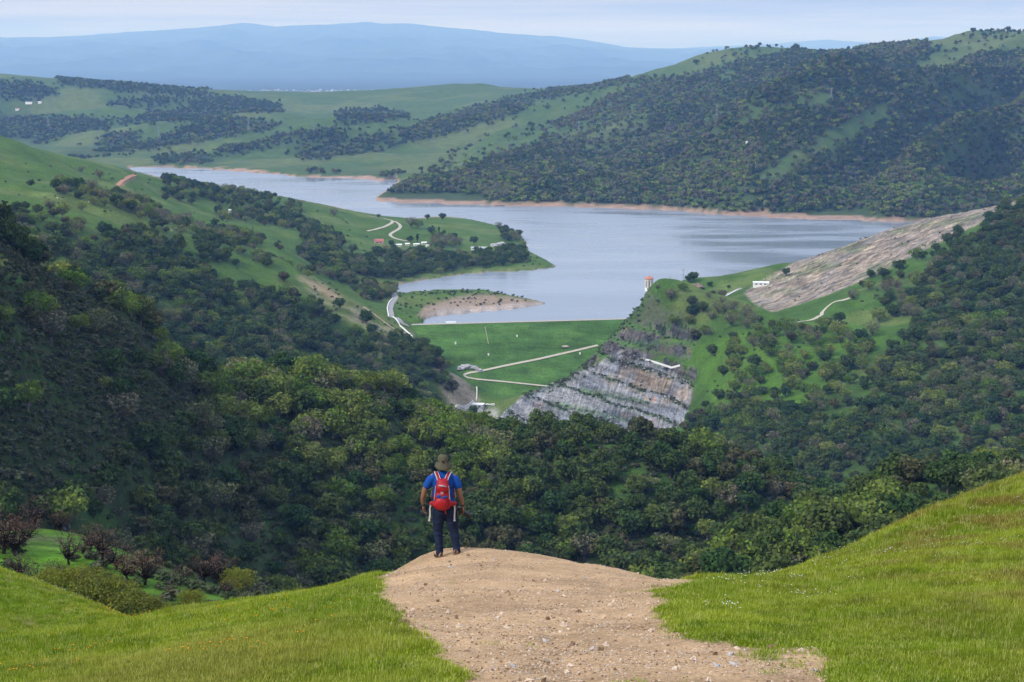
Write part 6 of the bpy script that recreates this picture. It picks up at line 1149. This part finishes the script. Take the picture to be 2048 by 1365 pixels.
def hiker():
    Y0 = 29.35; X0 = float(u_of(887, 1106))*Y0; Z0 = float(fground(X0, Y0)); k = 1.045
    root = empty('person', (X0, Y0, Z0-.005)); root.scale = (k, k, k); tag(root, 'hiker in blue shirt, dark trousers and bucket hat standing at the trail end', 'person')
    def gz(x, y): return (float(fground(X0+x*k, Y0+y*k))-Z0)/k
    LF, RF = np.array((-.070, .03)), np.array((.225, -.02)); zl, zr = gz(*LF), gz(*RF)
    b = MB()
    b.ell((0, .01, 1.30), (.165, .095, .17)); b.ell((0, .0, 1.06), (.15, .085, .22)); b.ell((.02, .0, .90), (.15, .09, .12)); b.tube([(0, .0, 1.38), (.0, .01, 1.46), (0, .03, 1.56)], [.075, .058, .056], 14)
    b.ell((0, .035, 1.615), (.075, .092, .112), 18, 14); b.ell((0, .075, 1.545), (.055, .05, .05)); b.ell((0, .128, 1.60), (.014, .02, .022)); [b.ell((s*.077, .03, 1.60), (.012, .02, .032)) for s in (-1, 1)]
    b.ell((0, .115, 1.565), (.028, .012, .010)); [b.ell((s*.03, .112, 1.63), (.014, .010, .010)) for s in (-1, 1)]
    sweep(b, [(-.17, .0, 1.40), (-.235, .0, 1.30), (-.295, .0, 1.20), (-.335, -.005, 1.07), (-.345, .02, .98), (-.338, .04, .90)], [.055, .058, .052, .043, .040, .030])
    sweep(b, [(.17, .0, 1.40), (.225, .0, 1.30), (.262, -.01, 1.20), (.290, -.02, 1.07), (.315, .0, .98), (.330, .02, .885)], [.055, .060, .055, .045, .042, .031])
    def hand(w, d, side, curl, up):
        """palm, four unequal fingers and a thumb; d = pointing direction, side = thumb side"""
        w, d, s = np.array(w), np.array(d)/np.linalg.norm(d), np.array(side)/np.linalg.norm(side); n = np.cross(d, s); pc = w+d*.045
        for i in range(4): sweep(b, [w, pc+s*(.026-.018*i), w+d*.085+s*(.028-.019*i)], [.022, .016, .011], 8)
        for i, l in enumerate((.070, .078, .072, .056)):
            q = w+d*.085+s*(.028-.019*i); c1 = math.cos(curl), math.sin(curl); e1 = q+(d*math.cos(curl*.5)+n*up*math.sin(curl*.5))*l*.45; e2 = e1+(d*math.cos(curl)+n*up*math.sin(curl))*l*.32; e3 = e2+(d*math.cos(curl*1.5)+n*up*math.sin(curl*1.5))*l*.26
            sweep(b, [q, e1, e2, e3], [.0098, .0092, .0085, .0072], 7)
        t0 = w+d*.025+s*.024; sweep(b, [t0, t0+d*.025+s*.022, t0+d*.055+s*.026+n*up*.01, t0+d*.075+s*.020+n*up*.018], [.014, .012, .0105, .008], 7)
    hand((-.336, .045, .885), (.03, .02, -1), (.25, 1, 0), .75, 1); hand((.332, .022, .868), (.05, .02, -1), (-.25, 1, 0), 1.05, -1)
    sweep(b, [(-.07, 0, .80), (-.088, .03, .47), (-.066, .02, .14), (LF[0], LF[1]-.02, zl+.06)], [.085, .055, .040, .038]); sweep(b, [(.11, 0, .80), (.172, .02, .45), (.222, -.02, .14), (RF[0], RF[1]-.02, zr+.06)], [.085, .055, .040, .038])
    blob('body', b, SKIN, root, .0065, 2)
    h = MB(); h.ell((0, .005, 1.60), (.082, .085, .10), 16, 12); h.ell((0, -.03, 1.535), (.062, .04, .045)); blob('hair', h, BLKM, root, .008, 2)
    s = MB(); s.ell((0, .005, 1.30), (.198, .125, .185), 20, 14); s.ell((-.0, .0, 1.12), (.178, .120, .24), 20, 14); s.ell((.018, .0, .96), (.188, .125, .13), 20, 12); s.ell((0, -.01, 1.42), (.10, .075, .055)); s.tube([(-.13, 0, 1.42), (0, .0, 1.455), (.13, 0, 1.42)], [.05, .062, .05], 12)
    sweep(s, [(-.155, .0, 1.385), (-.215, .0, 1.335), (-.268, .0, 1.245)], [.072, .078, .072], 14); sweep(s, [(.155, .0, 1.385), (.205, .0, 1.335), (.250, -.005, 1.245)], [.072, .080, .074], 14)
    blob('shirt', s, SHIRT, root, .010, 4)
    t = MB(); t.ell((.02, .0, .86), (.190, .128, .13), 20, 12); t.ell((-.055, -.02, .80), (.115, .115, .13)); t.ell((.10, -.02, .80), (.115, .115, .13))
    sweep(t, [(-.072, 0, .80), (-.082, .01, .66), (-.090, .03, .47), (-.078, .02, .28), (-.064, .015, .13+zl*.5), (LF[0], LF[1]-.02, zl+.085)], [.118, .108, .084, .070, .062, .064], 14); sweep(t, [(.112, 0, .80), (.140, .01, .66), (.176, .025, .46), (.205, .0, .28), (.224, -.02, .14+zr*.5), (RF[0], RF[1]-.02, zr+.085)], [.118, .110, .086, .072, .064, .066], 14)
    for zz, xx, yy in ((.50, -.09, -.045), (.40, -.085, -.04), (.18, -.066, -.035), (.47, .172, -.045), (.36, .195, -.05), (.17, .226, -.07), (.62, -.08, -.08), (.60, .145, -.08)): t.tube([(xx-.06, yy+.02, zz+.012), (xx, yy-.012, zz), (xx+.06, yy+.02, zz-.012)], .016, 7)
    blob('trousers', t, JEANS, root, .010, 3)
    for nm, f, zz, ang in (('shoe', LF, zl, .42), ('shoe', RF, zr, -.12)):
        ca, sa = math.cos(ang), math.sin(ang); R = np.array(((ca, -sa, 0), (sa, ca, 0), (0, 0, 1))); m = MB(); c = np.array((f[0], f[1], zz))
        for q, r in (((0, -.045, .062), (.044, .052, .062)), ((0, .03, .05), (.046, .075, .048)), ((0, .115, .038), (.049, .075, .036)), ((0, -.03, .10), (.040, .046, .045))): m.ell(c+R@np.array(q), r, 14, 9, R)
        o = blob(nm, m, SHOE, root, .008, 2); m = MB(); m.add([c+R@np.array((x*.052, y, z)) for z in (-.012, .026) for x, y in ((-.8, -.09), (.8, -.09), (1, 0), (1.02, .12), (.5, .195), (-.5, .195), (-1.02, .12), (-1, 0))], [list(range(8))[::-1], list(range(8, 16))]+[[i, (i+1) % 8, 8+(i+1) % 8, 8+i] for i in range(8)]); m.build('sole', SOLE, o)
        m = MB(); m.tube([c+R@np.array(q) for q in ((-.02, -.093, .05), (0, -.098, .085), (.0, -.092, .12))], [.014, .016, .010], 6); m.build('heel_tab', SOLE, o)
    # bucket hat: crown and drooping wavy brim
    m = MB(); c0 = np.array((0, .03, 1.655)); n = 28; V = []; F = []
    prof = [(.012, .122), (.05, .117), (.078, .098), (.090, .060), (.093, .012), (.096, -.004), (.116, -.030), (.134, -.062), (.148, -.094), (.144, -.098), (.128, -.066), (.108, -.034), (.086, -.010)]
    for j, (r, z) in enumerate(prof):
        for i in range(n):
            q = 2*math.pi*i/n; dr = 1+(.06*math.sin(3*q+.6)+.04*math.sin(5*q)) * (j > 5); dz = (.012*math.sin(2*q+.5)-.016*math.cos(q-4.71)) * (j > 5); V.append(c0+np.array((r*dr*math.cos(q), r*dr*1.08*math.sin(q), z+dz)))
    for j in range(len(prof)-1):
        for i in range(n): F.append([j*n+i, j*n+(i+1) % n, (j+1)*n+(i+1) % n, (j+1)*n+i])
    F.append(list(range(n))); m.add(V, F); hat = m.build('hat', KHAKI, root, True); m = MB(); m.lathe([(.0945, 0), (.0965, .004), (.0945, .030), (.092, .034)], 28, tuple(c0+np.array((0, .0, -.002)))); bd = m.build('hat_band', HATB, hat, True)
    m = MB(); m.ell(c0+np.array((.004, -.098, .018)), (.022, .010, .018)); m.ell(c0+np.array((.012, -.104, .002)), (.012, .006, .016)); m.build('toggle', HATB, hat, True)
    m = MB(); m.tube([(-.341, .038, .915), (-.340, .040, .895)], .036, 14); m.build('wristband', BLKP, root, True); m = MB(); m.tube([(.324, .016, .915), (.328, .020, .890)], .037, 14); m.build('watch_strap', BLKP, root, True)
    # ---------------- backpack
    R0 = empty('backpack', (X0, Y0-.13*k, Z0+.88*k)); R0.scale = (k, k, k); tag(R0, 'red hiking backpack with white edged straps on the hiker', 'backpack')
    O = np.array((0, -.13, .88)); q = lambda *p: np.array(p)-O
    m = MB(); m.ell(q(.0, -.20, 1.24), (.120, .095, .155), 18, 12); m.ell(q(-.005, -.21, 1.06), (.138, .105, .17), 18, 12); m.ell(q(-.01, -.20, .965), (.16, .10, .105), 18, 12); m.ell(q(0, -.175, 1.36), (.105, .065, .045)); blob('pack_body', m, PACK, R0, .009, 4)
    m = MB(); m.ell(q(-.02, -.275, 1.00), (.108, .062, .115), 16, 12); blob('front_pocket', m, PACK2, R0, .008, 3)
    m = MB(); m.ell(q(.005, -.262, 1.265), (.098, .05, .085), 16, 12); blob('lid_pocket', m, PACK2, R0, .008, 3)
    for sg in (-1, 1): m = MB(); sweep(m, [q(sg*.11-.01, -.19, .985), q(sg*.165, -.14, .962), q(sg*.205, -.05, .945)], [.054, .046, .034]); blob('hip_fin', m, PACK, R0, .009, 3)
    m = MB(); m.tube([q(-.065, -.305, 1.318), q(.0, -.318, 1.312), q(.068, -.302, 1.296)], [.010, .016, .008], 8, True, 1.0); m.build('zip_panel', GREYZ, R0, True)
    m = MB(); m.ell(q(-.055, -.292, 1.125), (.045, .022, .030)); m.ell(q(.04, -.292, 1.115), (.05, .02, .022)); m.ell(q(-.01, -.298, 1.10), (.06, .016, .018)); m.build('mesh_pocket', NAVY, R0, True)
    m = MB()                                         # white emblem: two looped strokes
    e = q(-.002, -.3165, 1.190); ring = lambda cx, cz, rx, rz, a0, a1: [e+np.array((cx+rx*math.cos(a), -.004-.03*abs(cx), cz+rz*math.sin(a))) for a in np.linspace(a0, a1, 12)]
    m.tube(ring(-.013, .004, .013, .018, 0, 6.283), .0030, 5); m.tube(ring(.013, .0, .011, .015, .8, 4.6), .0030, 5); m.tube([e+np.array((-.016, -.004, -.018)), e+np.array((.0, -.005, .008)), e+np.array((.024, -.004, -.016))], .0028, 5); m.build('emblem', WEB, R0)
    m = MB(); m.box(q(.095, -.262, 1.085), (.030, .012, .026), .4); m.build('side_tab', CREAM, R0); m = MB(); m.box(q(.118, -.245, 1.068), (.020, .010, .030), .5); m.build('care_label', WEB, R0)
    for sg in (-1, 1):
        path = [q(sg*.055, -.165, 1.365), q(sg*.078, -.135, 1.425), q(sg*.105, -.06, 1.468), q(sg*.118, .03, 1.470), q(sg*.125, .11, 1.40), q(sg*.130, .14, 1.28), q(sg*.165, .12, 1.12), q(sg*.185, .02, 1.02)]
        def ribbon(pts, w, th, off=0.0):
            v = []; f = []
            for i, p in enumerate(pts):
                t = pts[min(i+1, len(pts)-1)]-pts[max(i-1, 0)]; t = t/np.linalg.norm(t); a = np.array((1., 0, 0)); a = a-t*np.dot(a, t); a /= np.linalg.norm(a); nn = np.cross(a, t)
                for sx, sn in ((-1, -1), (1, -1), (1, 1), (-1, 1)): v.append(p+a*(off+sx*w/2)+nn*sn*th/2)
            for i in range(len(pts)-1):
                for j in range(4): f.append([4*i+j, 4*i+(j+1) % 4, 4*i+4+(j+1) % 4, 4*i+4+j])
            f.append([0, 1, 2, 3]); f.append([4*len(pts)-4+j for j in range(4)][::-1]); mm = MB(); mm.add(v, f); return mm
        st = ribbon(path, .048, .020).build('shoulder_strap', PACK, R0, True)
        for ed in (-1, 1): ribbon(path, .009, .024, ed*.027).build('strap_edging', WEB, st, True)
        hp = [q(sg*.20-.005, -.13, .94), q(sg*.212-.01, -.12, .86), q(sg*.207-.012, -.115, .75), q(sg*.215-.02, -.115, .665)]
        hs = ribbon(hp, .026, .006).build('hanging_strap', WEB, R0); mm = MB(); mm.box(hp[-1]+np.array((0, 0, -.004)), (.036, .012, .024)); mm.build('strap_end', WEB, hs)
    m = MB(); m.tube([q(.045, -.29, .92), q(.05, -.285, .86), q(.055, -.27, .82)], [.012, .010, .012], 6, True, .5); m.build('tail_strap', PACK2, R0)
    m = MB(); m.tube([q(-.115, -.262, 1.30), q(-.125, -.268, 1.20), q(-.14, -.255, 1.06)], .004, 5); m.tube([q(.105, -.262, 1.30), q(.115, -.268, 1.20), q(.12, -.262, 1.08)], .004, 5); m.build('side_cord', WEB, R0)
    # ---------------- hand-held camera
    C0 = np.array((.300, .045, .785)); R1 = empty('photo_camera', tuple(np.array((X0, Y0, Z0))+k*C0)); R1.scale = (k, k, k); tag(R1, 'black camera with long lens hanging in the hiker\'s hand', 'camera')
    m = MB(); m.box((-.005, 0, .0), (.085, .075, .135), .2, .92); m.box((-.055, 0, .035), (.04, .05, .07), .2, .9); bd = m.build('camera_body', BLKP, R1); bv = bd.modifiers.new('round', 'BEVEL'); bv.width = .010; bv.segments = 3
    d = np.array((.88, -.12, -.42)); d /= np.linalg.norm(d); s0 = np.array((.02, -.005, -.015)); m = MB(); m.tube([s0+d*t for t in (0, .02, .024, .075, .08, .125, .13)], [.034, .035, .038, .038, .042, .042, .040], 20); ln = m.build('lens', BLKP, R1, True)
    m = MB(); m.tube([s0+d*t for t in (.13, .134, .175, .176)], [.044, .047, .050, .046], 20); m.build('lens_hood', BLKP, ln, True); m = MB(); m.tube([s0+d*.1, s0+d*.104], .0435, 20); m.build('focus_ring', mat_simple('ring_rubber', (.03, .03, .03), .9, .1), ln, True)
    m = MB(); m.tube([(-.03, .0, .06), (-.08, .01, .02), (-.095, .0, -.06), (-.06, .0, -.12), (-.03, 0, -.07)], .007, 6); m.build('neck_strap', BLKP, R1)
hiker()
